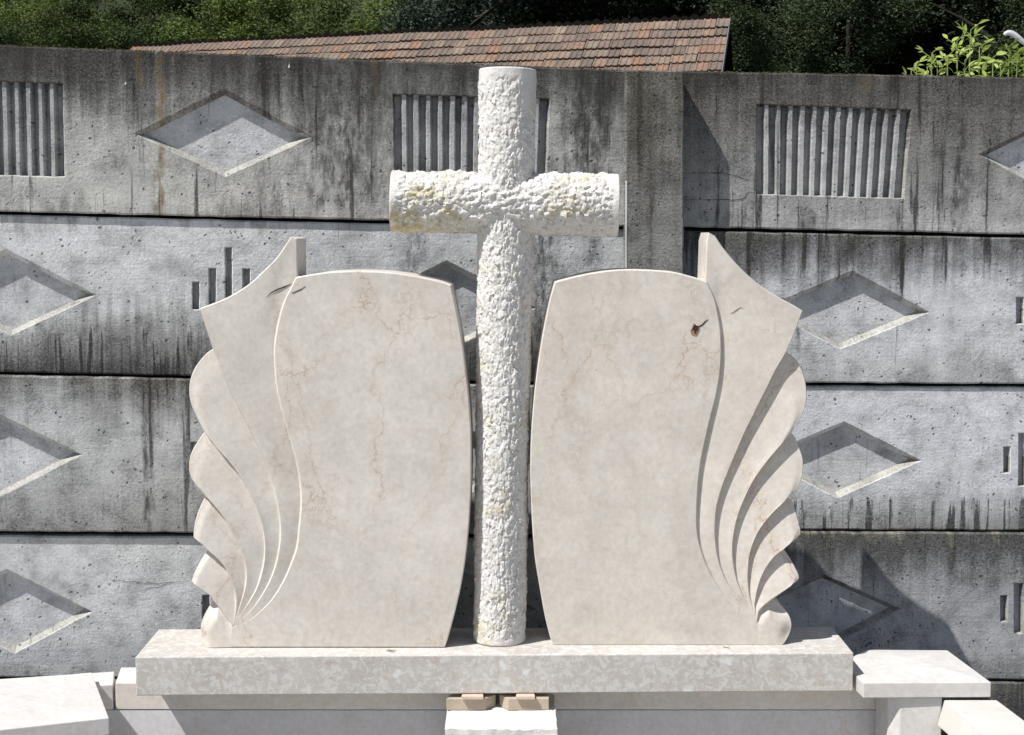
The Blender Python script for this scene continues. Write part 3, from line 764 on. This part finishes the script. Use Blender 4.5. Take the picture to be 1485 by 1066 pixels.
def cap(name, plan, apex, z0, th, rise, mat, label):
    o = empty(name, (apex.x, apex.y, z0 - th), label, 'post cap')
    bm = bmesh.new()
    t = [bm.verts.new((p.x, p.y, z0)) for p in plan]; b = [bm.verts.new((p.x, p.y, z0 - th)) for p in plan]; n = len(t)
    ap = bm.verts.new((apex.x, apex.y, z0 + rise))
    for i in range(n):
        j = (i + 1) % n; bm.faces.new((t[i], t[j], ap)); bm.faces.new((t[i], b[i], b[j], t[j]))
    bm.faces.new(b[::-1])
    bmesh.ops.recalc_face_normals(bm, faces=bm.faces[:])
    bmesh.ops.bevel(bm, geom=[e for e in bm.edges if e.calc_face_angle(0) > .6], offset=.0018, segments=2, affect='EDGES', profile=.5)
    me = bpy.data.meshes.new(name); bm.to_mesh(me); bm.free(); me.materials.append(mat)
    bpy.data.objects.remove(o)
    o = bpy.data.objects.new(name, me); COL.objects.link(o); return tag(o, label, 'post cap')
# left cap, turned about 22 degrees
zc = -.08
fr = at_z(158, 1041, zc); bk = at_z(133, 975, zc); e = bk - fr; s = Vector((-e.y, e.x, 0))
cap('post_cap', [fr, bk, bk + s, fr + s], (fr + bk + s) * .5 + (fr - Vector((0, 0, 0))) * 0 + (Vector((0, 0, 0))) + (s * 0) + (fr - fr) + (bk - bk) + (Vector((0,0,0))) if False else (fr + bk) / 2 + s / 2, zc, .036, .012, m_white, 'pale stone cap with sloping top at the lower left corner, turned at an angle')
c0 = (fr + bk) / 2 + s / 2; ee = e.normalized() * .11; ss = s.normalized() * .11
pl = slab_mesh([c0 - ee - ss, c0 + ee - ss, c0 + ee + ss, c0 - ee + ss], zc - .037, Z_GROUND, .003, m_beam, 'stone_post')
tag(pl, 'beige stone post under the turned left cap', 'stone post')
# right cap
zc = -.055
F0 = at_z(1252, 990.5, zc); F1 = at_z(1437.5, 989.5, zc); B1 = at_z(1374, 943, zc); B0 = at_z(1257, 942, zc)
plan = [F0, F1, B1, B0, at_z(1233, 954, zc), at_z(1237, 976, zc)]
cap('post_cap', plan, at_z(1318, 962, zc), zc, .034, .012, m_white, 'pale stone cap with sloping top right of the slab, partly in its shadow')
p1 = at_y(1305, 1040, F0.y + .012); p2 = at_y(1366, 1040, F0.y + .012)
p0_ = at_y(1287, 1040, p1.y + .02)
pr = slab_mesh([Vector((p0_.x, p1.y + .02, 0)), Vector((p1.x, p1.y, 0)), Vector((p2.x, p1.y, 0)), Vector((p2.x, p1.y + .13, 0)), Vector((p0_.x, p1.y + .13, 0))], zc - .036, Z_GROUND, .003, m_white, 'stone_post')
tag(pr, 'pale stone post under the right cap, beside the end of the kerb beam', 'stone post')
# right rail running towards the viewer
zt = -.0955
r0 = at_z(1369, 1015, zt); r1 = at_z(1445, 1014.5, zt); y0 = r0.y; y1 = -1.2
rail = empty('kerb_rail', ((r0.x + r1.x) / 2, -.5, Z_GROUND), 'pale kerb rail with a rusty stain running forward at the right edge', 'kerb stone')
s_ = NT('stained_limestone'); oc = s_.coord('Object')
cc = s_.mix(s_.mapr(s_.noise(oc, 8, 5), .35, .65), (.57, .54, .50), (.65, .62, .585))
cc = s_.mix(s_.math('MULTIPLY', s_.mapr(s_.noise(s_.vadd(oc, (.3, 0, 0)), 16, 5, .7), .57, .7), .4), cc, (.50, .38, .27))
m_stain = s_.done(cc, .6, s_.bump(s_.noise(oc, 220, 3), .0006, .6))
bm = bmesh.new()
prof = [(r0.x, zt), (r1.x, zt), (r1.x + .01, zt - .058), (r0.x - .014, zt - .058)]
a = [bm.verts.new((x, y0, z)) for x, z in prof]; b = [bm.verts.new((x + .09 * (y0 - y1), y1, z)) for x, z in prof]
bm.faces.new(a); bm.faces.new(b[::-1])
for i in range(4): bm.faces.new((a[i], b[i], b[(i + 1) % 4], a[(i + 1) % 4]))
bmesh.ops.recalc_face_normals(bm, faces=bm.faces[:]); bmesh.ops.bevel(bm, geom=bm.edges[:], offset=.0025, segments=2, affect='EDGES', profile=.5)
link('rail_top', bm, m_stain, rail)
slab_mesh([Vector((r0.x + .012, y0 - .015, 0)), Vector((r1.x - .01, y0 - .015, 0)), Vector((r1.x - .01 + .09 * (y0 - y1), y1, 0)), Vector((r0.x + .012 + .09 * (y0 - y1), y1, 0))], zt - .0585, Z_GROUND, .002, m_beam, 'rail_base', rail)
# white block with two spacer bricks and shims under the slab
def rough_block(name, x0, x1, y0, y1, z0, z1, mat, amp, seed):
    bm = bmesh.new(); bmesh.ops.create_cube(bm, size=1)
    bmesh.ops.subdivide_edges(bm, edges=bm.edges[:], cuts=46, use_grid_fill=True)
    for v in bm.verts:
        p = Vector((x0 + (v.co.x + .5) * (x1 - x0), y0 + (v.co.y + .5) * (y1 - y0), z0 + (v.co.z + .5) * (z1 - z0)))
        q = p + Vector((seed, seed, seed)); k = 1.0
        if v.co.z > .49: k = .35
        d = Vector((noise.noise(q * 22), noise.noise(q * 22 + Vector((9, 0, 0))), noise.noise(q * 22 + Vector((0, 9, 0))))) * amp
        d += noise.noise_vector(q * 70) * amp * .5
        ch = chips(q, .03, amp)
        p += d * k + Vector((v.co.x, v.co.y, 0)) * ch * k * 2
        if v.co.z > .49 and (abs(v.co.x) > .47 or v.co.y < -.46): p.z -= abs(noise.noise(q * 40)) * amp * 1.5
        v.co = p
    return link(name, bm, mat, None, 35)
zt = -.1235
w0 = at_z(645, 1057, zt); w1 = at_z(808, 1057, zt)
wb = rough_block('stone_block', w0.x, w1.x, w0.y, .11, Z_GROUND, zt, m_chalk, .004, 3.3)
tag(wb, 'rough broken white stone block supporting the slab from below', 'stone block')
m_brick = mat_plain('sawn_beige_stone', (.46, .385, .30), .85, .2, 30, .0012)
m_shim = mat_plain('pale_wood', (.58, .46, .37), .7, .15, 40)
def spacer(pxs, label):
    q = [at_z(*p, -.0965) for p in pxs]
    o = slab_mesh(q, -.0965, -.1225, .0012, m_brick, 'spacer_brick')
    return tag(o, label, 'spacer brick')
spacer([(647, 1013.5), (704, 1013), (719, 1007), (656, 1007)], 'beige spacer brick on the left of the white block, under the slab')
spacer([(737, 1013.5), (796, 1013), (796, 1007), (724, 1007)], 'beige spacer brick on the right of the white block, under the slab')
for (x0, x1, lb) in ((669, 701, 'thin wooden shim on the left spacer brick'), (748, 776, 'thin wooden shim on the right spacer brick')):
    a = at_z(x0, 1011.5, -.089); b = at_z(x1, 1011.5, -.089)
    o = slab_mesh([Vector((a.x, a.y + .006, 0)), Vector((b.x, a.y + .006, 0)), Vector((b.x - .004, a.y + .06, 0)), Vector((a.x + .004, a.y + .06, 0))], -.0885, -.0955, .0006, m_shim, 'wooden_shim')
    tag(o, lb, 'wooden shim')
# dry leaf bits on the slab
m_dry = mat_plain('dry_leaf', (.30, .24, .13), .8, .3, 60)
def dry(px, py, n, s, label):
    c = at_z(px, py, .001); bm = bmesh.new()
    for i in range(n):
        a = rnd.uniform(0, 6.28); l = s * rnd.uniform(.6, 1.2); w = l * .28; d = Vector((math.cos(a), math.sin(a) * .6, rnd.uniform(.05, .35))); t = Vector((-d.y, d.x, .1))
        o = c + Vector((rnd.uniform(-s, s) * .5, rnd.uniform(-s, s) * .3, 0))
        bm.faces.new([bm.verts.new(x) for x in (o, o + d * l * .5 + t * w, o + d * l, o + d * l * .5 - t * w)])
    tag(link('dry_leaf', bm, m_dry), label, 'dry leaf')
dry(567, 944, 9, .011, 'curled dry leaf on the front edge of the slab, below the left headstone')
dry(1055, 939, 5, .010, 'small dry leaf on the slab at the foot of the right headstone')

# ================================================================== GROUND AND HILL
s_ = NT('gravel_ground'); oc = s_.coord('Object')
gc = s_.mix(s_.noise(oc, 3, 5), (.34, .325, .30), (.46, .445, .42))
gc = s_.mix(1, gc, s_.ramp(s_.voro(oc, 45, 'F1', 1), [(0, .6), (1, 1.3)]), 'MULTIPLY')
m_ground = s_.done(gc, .95, s_.bump(s_.voro(oc, 45), .01, 1), .2)
m_hill = mat_plain('undergrowth', (.03, .042, .016), .95, .5, 1.2, .05)
vs, fs = [], []; NX, NY = 90, 60
def hz(x, y):
    t = max(0, y - 36)
    h = t * .52 + sm(0, 12, t) * noise.noise(Vector((x * .06, y * .06, 0))) * 2.0
    return Z_GROUND - .01 + h
for j in range(NY + 1):
    for i in range(NX + 1):
        x = -110 + 220 * i / NX; y = -40 + 200 * j / NY; vs.append((x, y, hz(x, y)))
for j in range(NY):
    for i in range(NX):
        a = j * (NX + 1) + i; fs.append((a, a + 1, a + NX + 2, a + NX + 1))
hill = rawmesh('ground', vs, fs, m_hill, None, 180); tag(hill, kind='structure')
yard = rawmesh('gravel_yard', [(-30, -30, Z_GROUND), (30, -30, Z_GROUND), (30, 12, Z_GROUND), (-30, 12, Z_GROUND)], [(0, 1, 2, 3)], m_ground)
tag(yard, kind='structure')

# ================================================================== HOUSE ROOF
house_p = CAM + Vector((4.35, 30, 4.28))
ridge_r = CAM + ray(1058, 28) * (30.0 / ray(1058, 28).y)
zr = ridge_r.z
rl = at_z(150, 76, zr) if False else (CAM + ray(180, 70) * ((zr - CAM.z) / ray(180, 70).z))
rd = (rl - ridge_r); RL = rd.length; rd.normalize()
dn = CAM + ray(1045.5, 112) * (28.25 / ray(1045.5, 112).y)
sd = (dn - ridge_r); sd -= rd * sd.dot(rd) * 0.0; sd.normalize()
nr = sd.cross(rd); nr.normalize()
if nr.z < 0: nr = -nr
house = empty('house', (ridge_r.x - 4, ridge_r.y + 2, Z_GROUND), 'house with a weathered red clay tile roof beyond the concrete wall', 'house')
s_ = NT('clay_tiles'); g = s_.N.new('ShaderNodeNewGeometry'); rr = g.outputs['Random Per Island']; oc = s_.coord('Object')
tc = s_.ramp(rr, [(0, (.14, .11, .092)), (.25, (.18, .135, .112)), (.5, (.20, .14, .113)), (.7, (.235, .18, .14)), (.87, (.25, .145, .10)), (.94, (.27, .21, .155)), (1, (.13, .108, .095))])
tc = s_.mix(1, tc, s_.ramp(s_.noise(oc, 9, 5, .65), [(.25, .6), (.5, 1), (.75, 1.25)]), 'MULTIPLY')
tc = s_.mix(s_.math('MULTIPLY', s_.mapr(s_.noise(oc, 3, 6, .7), .48, .64), .6), tc, (.16, .145, .12))
m_tile = s_.done(tc, .85, s_.bump(s_.noise(oc, 60, 4), .006, .6), .2)
m_ridge = mat_plain('shade_dark_tile', (.010, .008, .007), .95, .4, 8, 0, .02)  # near-black tile colour carries the backlit shade of the ridge
m_fascia = mat_plain('grey_weathered_timber', (.17, .175, .185), .7, .2, 6)
m_plaster = mat_plain('house_plaster', (.45, .42, .37), .9, .15, 3)
verts, faces = [], []
TW, TR, ROWS = .255, .335, 11
NCOL = int(RL / TW)
prof = [(0, .0), (.06, .024), (.14, .026), (.24, .006), (.46, .006), (.52, .022), (.60, .022), (.68, .006), (.93, .006), (1.0, .0)]
for rw in range(ROWS):
    for cI in range(NCOL):
        jx = rnd.uniform(-.010, .010); jy = rnd.uniform(-.018, .018); jz = rnd.uniform(0, .012) + .03 * noise.noise(Vector((cI * .13, rw * .3, 2)))
        o = ridge_r + rd * (cI * TW + jx + (0 if rw % 2 else 0.0)) + sd * (rw * TR - .02)
        b0 = len(verts)
        for (u, h) in prof: verts.append(o + rd * (TW * (1 - u) * 1.0) + nr * (h + jz))
        for (u, h) in prof: verts.append(o + rd * (TW * (1 - u)) + sd * (TR + .05 + jy) + nr * (h + .04 + jz))
        for (u, h) in prof: verts.append(o + rd * (TW * (1 - u)) + sd * (TR + .05 + jy) + nr * (h + .018 + jz))
        n = len(prof)
        for k in range(n - 1):
            faces.append((b0 + k, b0 + k + 1, b0 + n + k + 1, b0 + n + k)); faces.append((b0 + n + k, b0 + n + k + 1, b0 + 2 * n + k + 1, b0 + 2 * n + k))
roof = rawmesh('roof', [tuple(v) for v in verts], faces, m_tile, house)
# ridge tiles
verts, faces = [], []
for cI in range(int(RL / .2)):
    o = ridge_r + rd * (cI * .2) + Vector((0, 0, .0)); b0 = len(verts); hgt = .10 + rnd.uniform(-.012, .02)
    back = Vector((0, .30, 0))
    for (t, dz) in ((0, hgt * .55), (.05, hgt * .95), (.10, hgt * 1.1), (.15, hgt * .85), (.2, hgt * .5)):
        verts.append(o + rd * t + Vector((0, 0, -.03))); verts.append(o + rd * t + Vector((0, .03, dz + .02))); verts.append(o + rd * t + back + Vector((0, 0, dz - .13)))
    for k in range(4):
        a = b0 + k * 3; faces.append((a, a + 3, a + 4, a + 1)); faces.append((a + 1, a + 4, a + 5, a + 2))
rawmesh('ridge_tiles', [tuple(v) for v in verts], faces, m_ridge, roof)
# rake board, far slope, walls
def box_pts(name, pts, mat, parent):
    bm = bmesh.new(); vv = [bm.verts.new(p) for p in pts]
    for f in ((0, 1, 2, 3), (7, 6, 5, 4), (0, 4, 5, 1), (1, 5, 6, 2), (2, 6, 7, 3), (3, 7, 4, 0)): bm.faces.new([vv[i] for i in f])
    return link(name, bm, mat, parent)
LS = ROWS * TR
e0 = ridge_r + sd * LS
o1 = -rd * .022
box_pts('rake_board', [ridge_r + o1 + nr * .03, e0 + o1 + nr * .05, e0 + o1 - nr * .07, ridge_r + o1 - nr * .07, ridge_r - rd * .004 + nr * .03, e0 - rd * .004 + nr * .05, e0 - rd * .004 - nr * .07, ridge_r - rd * .004 - nr * .07], m_fascia, house)
horiz = Vector((sd.x, sd.y, 0)); bs = Vector((-horiz.x, -horiz.y, sd.z))
f0 = ridge_r + bs * LS
box_pts('far_roof_slope', [ridge_r - Vector((0, 0, .02)), ridge_r + rd * RL - Vector((0, 0, .02)), f0 + rd * RL, f0, ridge_r - Vector((0, 0, .1)), ridge_r + rd * RL - Vector((0, 0, .1)), f0 + rd * RL - Vector((0, 0, .1)), f0 - Vector((0, 0, .1))], m_ridge, house)
a0 = ridge_r + sd * (LS - .5) + rd * .3 - nr * .1; a1 = a0 + rd * (RL - .6); b0_ = ridge_r + bs * (LS - .5) + rd * .3 - Vector((0, 0, .1)); b1_ = b0_ + rd * (RL - .6)
g_ = lambda p: Vector((p.x, p.y, Z_GROUND))
box_pts('house_wall', [g_(a0), g_(a1), g_(b1_), g_(b0_), a0, a1, b1_, b0_], m_plaster, house)

# ================================================================== TREES
def tube(verts, faces, pts, rad, n=7):
    b0 = len(verts); m = len(pts)
    for i, p in enumerate(pts):
        t = (pts[min(i + 1, m - 1)] - pts[max(i - 1, 0)]).normalized()
        e1 = t.cross(Vector((.31, .9, .17))).normalized(); e2 = t.cross(e1)
        for k in range(n):
            a = 2 * math.pi * k / n; verts.append(tuple(p + (e1 * math.cos(a) + e2 * math.sin(a)) * rad[i]))
    for i in range(m - 1):
        for k in range(n):
            q = (k + 1) % n; faces.append((b0 + i * n + k, b0 + i * n + q, b0 + (i + 1) * n + q, b0 + (i + 1) * n + k))
def crown_mesh(name, seed, nclump, per, rx, rz, leaf, mat, spread=.38, aspect=.5, low=-1.0, droop=0.0, lob=(.32, .55), nl=13, rough=.55, gap=-.22):
    r = random.Random(seed); verts, faces = [], []; made = 0; tries = 0
    lobes = []
    for i in range(nl):
        a = r.uniform(0, 6.28); zz = r.uniform(low, .9); q = math.sqrt(max(0, 1 - zz * zz)) * r.uniform(.55, .95)
        lobes.append((Vector((math.cos(a) * q * rx, math.sin(a) * q * rx, zz * rz * .75)), r.uniform(*lob)))
    while made < nclump and tries < nclump * 12:
        tries += 1
        lc, lr = r.choice(lobes)
        d = Vector((r.gauss(0, 1), r.gauss(0, 1), r.gauss(0, 1))).normalized() * (r.random() ** .35)
        c = lc + Vector((d.x * rx, d.y * rx, d.z * rz * .8)) * lr
        if c.z < low * rz: continue
        if noise.noise(c * (2.2 / rx) + Vector((seed, 0, 0))) < gap: continue
        made += 1
        out = (c - lc).normalized() + Vector((0, 0, .35))
        for k in range(per):
            p = c + Vector((r.gauss(0, 1), r.gauss(0, 1), r.gauss(0, .8))) * leaf * spread * 3
            ax = Vector((r.gauss(0, 1), r.gauss(0, 1), r.gauss(0, .6) - droop)).normalized(); nn = (out + Vector((r.gauss(0, 1), r.gauss(0, 1), r.gauss(0, 1))) * rough).normalized()
            sd_ = ax.cross(nn)
            if sd_.length < .1: continue
            sd_.normalize(); L = leaf * r.uniform(.6, 1.25); w = L * aspect * .5; fold = nn * (L * .08)
            b = len(verts)
            verts += [tuple(p), tuple(p + ax * L * .45 + sd_ * w - fold), tuple(p + ax * L), tuple(p + ax * L * .45 - sd_ * w - fold)]
            faces.append((b, b + 1, b + 2, b + 3))
    me = bpy.data.meshes.new(name); me.from_pydata(verts, [], faces); me.materials.append(mat); return me
def trunk_mesh(name, seed, h, r0, rx, mat):
    r = random.Random(seed); verts, faces = [], []
    pts = [Vector((math.sin(i * .7 + seed) * .04 * h * i / 8, math.cos(i * .9 + seed) * .03 * h * i / 8, h * i / 8)) for i in range(9)]
    tube(verts, faces, pts, [r0 * (1 - .085 * i) for i in range(9)], 9)
    for k in range(7):
        i = r.randint(3, 7); a = r.uniform(0, 6.28); L = rx * r.uniform(.5, .9); o = pts[i]
        q = [o + Vector((math.cos(a) * L * t, math.sin(a) * L * t, L * .55 * t ** .8)) + Vector((r.gauss(0, .04), r.gauss(0, .04), 0)) * L * (t > 0) for t in (0, .3, .6, 1)]
        tube(verts, faces, q, [r0 * .42, r0 * .3, r0 * .18, r0 * .06], 6)
    me = bpy.data.meshes.new(name); me.from_pydata(verts, [], faces); me.materials.append(mat); return me
m_bark = mat_plain('bark', (.03, .025, .02), .95, .4, 6, .02)
lf_hill = [mat_leaf('hill_leaves_a', (.075, .115, .024), (.165, .22, .055), (.11, .155, .035)), mat_leaf('hill_leaves_b', (.06, .085, .024), (.14, .18, .052), (.085, .11, .034)), mat_leaf('hill_leaves_c', (.032, .052, .017), (.075, .11, .032), (.045, .07, .022))]
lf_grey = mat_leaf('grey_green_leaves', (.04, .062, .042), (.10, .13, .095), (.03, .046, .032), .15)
lf_dark = mat_leaf('dark_leaves', (.005, .008, .005), (.022, .032, .017), (.007, .011, .006), .08)  # leaf colour darkened to stand in for the deep shade of these trees
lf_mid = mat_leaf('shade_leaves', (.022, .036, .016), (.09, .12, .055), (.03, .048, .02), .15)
def plant_tree(name, x, y, zc, crown, trunk_h, label, group, scale=1.0, rot=0.0, lift=0.0, cat='tree'):
    zb = hz(x, y)
    t = empty(name, (x, y, zb), label, cat, group); t.rotation_euler.z = rot
    th = max(.5, zc - zb)
    tm, base_h = trunk_h
    a = bpy.data.objects.new('trunk', tm); COL.objects.link(a); a.parent = t; a.scale = (scale, scale, th / base_h)
    c = bpy.data.objects.new('crown', crown); COL.objects.link(c); c.parent = t; c.location = (0, 0, th); c.scale = (scale,) * 3
    return t
tr = [(trunk_mesh('trunk', i, 4.0, .13, 1.6, m_bark), 4.0) for i in range(3)]
hc = [crown_mesh('crown', 20 + i, 1300, 14, 2.3, 2.1, .12, lf_hill[i % 3], .62, lob=(.2, .34), nl=16, rough=.35, gap=-.1) for i in range(6)]
hr = random.Random(5)
HL = 'bushy green deciduous tree among the sunlit trees on the hillside at upper left'
for row, (depth, ys) in enumerate(((50, 74), (56, 48), (63, 18), (70, -10))):
    n = 6
    for i in range(n):
        px = -40 + 660 * (i + (.5 if row % 2 else 0) + hr.uniform(-.25, .25)) / n
        d = depth + hr.uniform(-2, 2); py = ys + hr.uniform(-14, 14)
        p = CAM + ray(px, py) * (d / ray(px, py).y)
        plant_tree('deciduous_tree', p.x, p.y, p.z, hr.choice(hc), hr.choice(tr), HL, 'trees on the sunlit hillside', hr.uniform(.75, 1.15), hr.uniform(0, 6.28))
big_t = [(trunk_mesh('trunk', 30 + i, 9.0, .26, 4.0, m_bark), 9.0) for i in range(2)]
g_cr = crown_mesh('crown', 51, 1900, 15, 2.6, 2.6, .15, lf_grey, .65, rough=.4, lob=(.2, .36), nl=18, gap=-.1)
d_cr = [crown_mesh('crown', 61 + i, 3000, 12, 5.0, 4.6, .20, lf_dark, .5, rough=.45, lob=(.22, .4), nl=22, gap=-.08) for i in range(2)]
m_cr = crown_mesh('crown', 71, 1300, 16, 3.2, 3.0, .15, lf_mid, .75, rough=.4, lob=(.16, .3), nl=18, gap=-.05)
def px_tree(name, px, py, depth, crown, trunk, label, group=None, scale=1.0, rot=0.0):
    p = CAM + ray(px, py) * (depth / ray(px, py).y)
    return plant_tree(name, p.x, p.y, p.z, crown, trunk, label, group, scale, rot)
px_tree('broadleaf_tree', 672, 15, 44, g_cr, big_t[0], 'grey green broadleaf tree rising behind the tiled roof, just left of the cross', None, .92, .4)
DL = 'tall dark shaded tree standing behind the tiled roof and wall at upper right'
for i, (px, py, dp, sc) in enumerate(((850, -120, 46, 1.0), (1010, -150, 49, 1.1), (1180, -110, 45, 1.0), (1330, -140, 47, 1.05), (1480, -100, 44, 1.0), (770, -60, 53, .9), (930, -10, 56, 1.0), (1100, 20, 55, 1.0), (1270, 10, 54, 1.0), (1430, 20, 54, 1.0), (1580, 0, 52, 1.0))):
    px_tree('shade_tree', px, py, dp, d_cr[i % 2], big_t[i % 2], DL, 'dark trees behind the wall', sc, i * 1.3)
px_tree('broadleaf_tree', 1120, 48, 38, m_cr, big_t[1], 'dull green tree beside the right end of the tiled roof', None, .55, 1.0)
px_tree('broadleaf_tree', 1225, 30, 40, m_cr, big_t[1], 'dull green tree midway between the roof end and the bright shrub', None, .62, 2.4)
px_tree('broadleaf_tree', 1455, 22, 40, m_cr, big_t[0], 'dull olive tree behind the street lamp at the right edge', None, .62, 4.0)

# bright shrubs just behind the wall
m_fresh = mat_leaf('fresh_leaves', (.27, .38, .07), (.50, .58, .20), (.36, .46, .11), .35)
m_fresh2 = mat_leaf('fresh_green_leaves', (.11, .18, .03), (.22, .29, .06), (.15, .22, .035), .35)
m_stem = mat_plain('green_stem', (.22, .28, .09), .7, .2, 20)
def shrub(tips, depth, leaf, mat, label, seed, base_px, dens=12, name='leafy_shrub'):
    """stems from the ground to given tips (px), compound leaves along the upper part"""
    r = random.Random(seed); root_p = CAM + ray(*base_px) * (depth / ray(*base_px).y); root_p.z = Z_GROUND
    root = empty(name, root_p, label, 'shrub')
    sv, sf, lv, lf = [], [], [], []
    for (px, py) in tips:
        d = depth + r.uniform(-.25, .25); tip = CAM + ray(px, py) * (d / ray(px, py).y)
        st = root_p + Vector((r.uniform(-.12, .12), r.uniform(-.1, .1), 0)); st.z = Z_GROUND
        pts = [st.lerp(tip, t) + Vector((math.sin(t * 3.1) * (tip.x - st.x) * .25, 0, math.sin(t * 3.1) * .06)) for t in (0, .25, .5, .7, .85, .95, 1)]
        tube(sv, sf, pts, [.012, .011, .009, .007, .0055, .004, .0025], 6)
        for k in range(dens):
            t = 1 - .55 * (k / dens) ** 1.1; i = t * 6; ia = min(5, int(i)); p = pts[ia].lerp(pts[ia + 1], i - ia) if t < 1 else pts[-1]
            a = k * 2.4 + r.uniform(-.4, .4); up = .75 if k < 4 else r.uniform(-.1, .5)
            ax = Vector((math.cos(a), math.sin(a), up)).normalized()
            stalk = leaf * r.uniform(.5, 1.6); q = p + ax * stalk
            tube(sv, sf, [p, q], [.0022, .0016], 4)
            for m in range(r.randint(3, 5)):
                b = (ax + Vector((r.gauss(0, .7), r.gauss(0, .7), r.gauss(0, .5)))).normalized(); nn = Vector((r.gauss(0, .5), -.5 + r.gauss(0, .5), 1)).normalized()
                s = b.cross(nn)
                if s.length < .1: continue
                s.normalize(); L = leaf * r.uniform(.75, 1.3); w = L * .19; nn = s.cross(b)
                v0 = len(lv); o = q - ax * stalk * r.uniform(0, .5)
                for (tt, ww) in ((0, .05), (.25, .8), (.5, 1), (.78, .6), (1, .02)):
                    c = o + b * L * tt - nn * (L * .25 * tt * tt)
                    lv += [tuple(c + s * w * ww + nn * w * .3 * ww), tuple(c), tuple(c - s * w * ww + nn * w * .3 * ww)]
                for e in range(4):
                    z = v0 + e * 3; lf += [(z, z + 1, z + 4, z + 3), (z + 1, z + 2, z + 5, z + 4)]
    rawmesh('stem', sv, sf, m_stem, root, 60)
    rawmesh('foliage', lv, lf, mat, root, 180)
    return root
shrub([(1408, 44), (1388, 60), (1420, 70), (1375, 82), (1440, 84), (1400, 88), (1352, 78), (1360, 92), (1425, 95)], 8.6, .052, m_fresh, 'bright yellow green shrub with slender leaves poking above the wall at upper right', 3, (1405, 300), 12)
shrub([(1330, 93), (1345, 98), (1322, 101)], 8.2, .045, m_fresh, 'tiny pale sprig just above the wall, left of the bright shrub', 8, (1335, 300), 6)
shrub([(1464, 68), (1468, 82), (1485, 84), (1500, 80), (1475, 92), (1452, 95), (1510, 70), (1490, 96)], 9.2, .050, m_fresh2, 'mid green shrub under the street lamp at the right edge', 11, (1480, 300), 16)

# street lamp at the right edge
m_lamp = mat_plain('pale_grey_metal', (.55, .57, .60), .4, .05, 5, 0, .5)
d_l = 15.0
def LP(px, py): return CAM + ray(px, py) * (d_l / ray(px, py).y)
foot = LP(1560, 140); foot.z = Z_GROUND
lamp = empty('street_lamp', foot, 'pale grey curved street lamp head reaching in at the right edge', 'street lamp')
v, f = [], []
topp = LP(1560, 120)
tube(v, f, [foot, foot.lerp(topp, .5), topp], [.06, .05, .045], 12)
rawmesh('pole', v, f, m_lamp, lamp, 60)
v, f = [], []
tube(v, f, [topp, LP(1545, 100), LP(1520, 84), LP(1494, 68)], [.045, .028, .02, .015], 10)
rawmesh('arm', v, f, m_lamp, lamp, 60)
v, f = [], []
hp = spline([(1496, 69), (1486, 62.5), (1478, 56), (1471, 50.5), (1464, 47.5), (1459, 48.5), (1456, 51)], 4)
pts = [LP(p.x, p.y) for p in hp]; nh = len(pts)
tube(v, f, pts, [.010 + .018 * math.sin(math.pi * min(1, i / (nh - 1) * .85 + .08)) for i in range(nh)], 12)
rawmesh('lamp_head', v, f, m_lamp, lamp, 60)

# moss along the top of the wall
m_moss = mat_leaf('moss', (.07, .065, .025), (.16, .14, .07), (.05, .055, .02), .1)
v, f = [], []; mr = random.Random(9)
for un, wd, x0, x1, line, off in ((L_un, L_w, -150, 904, lineL, .004), (R_un, R_w, 994, 1600, lineR, -.003)):
    for i in range(5200 if x0 < 0 else 2600):
        px = mr.uniform(x0, x1)
        if noise.noise(Vector((px * .03, x0, 3))) + mr.uniform(-.45, .45) < -.05: continue
        q = un(px, line(0, px), off); p = wd(q.x, q.y - .0005, off - .002 - mr.random() ** 2 * .05)
        L = mr.uniform(.002, .006); d = Vector((mr.gauss(0, .7), mr.gauss(0, .7), abs(mr.gauss(.5, .5)))).normalized(); s = d.cross(Vector((mr.gauss(0, 1), mr.gauss(0, 1), .2))).normalized() * L * .35
        b = len(v); v += [tuple(p - s), tuple(p + s), tuple(p + d * L)]; f.append((b, b + 1, b + 2))
moss = rawmesh('moss', v, f, m_moss); tag(moss, 'thin dry moss along the top edge of the concrete wall', 'moss', kind='stuff')

# ================================================================== LIGHT
SUN = Vector((1.06, .70, -1.85)).normalized()
sl = bpy.data.lights.new('sun', 'SUN'); sl.energy = 4.6; sl.angle = R(.5); sl.color = (1, .975, .94)
so = bpy.data.objects.new('sun', sl); COL.objects.link(so); so.rotation_euler = SUN.to_track_quat('-Z', 'Y').to_euler(); so.location = (-5, -5, 9)
w = bpy.data.worlds.new('World'); scene.world = w; w.use_nodes = True
sky = w.node_tree.nodes.new('ShaderNodeTexSky'); sky.sky_type = 'NISHITA'; sky.sun_disc = False
sky.sun_elevation = math.asin(-SUN.z); sky.sun_rotation = math.atan2(-SUN.x, -SUN.y) % (2 * math.pi)
bg = w.node_tree.nodes['Background']; w.node_tree.links.new(sky.outputs[0], bg.inputs[0]); bg.inputs[1].default_value = .06
scene.view_settings.view_transform = 'Standard'; scene.view_settings.look = 'None'; scene.view_settings.exposure = .31; scene.view_settings.gamma = 1
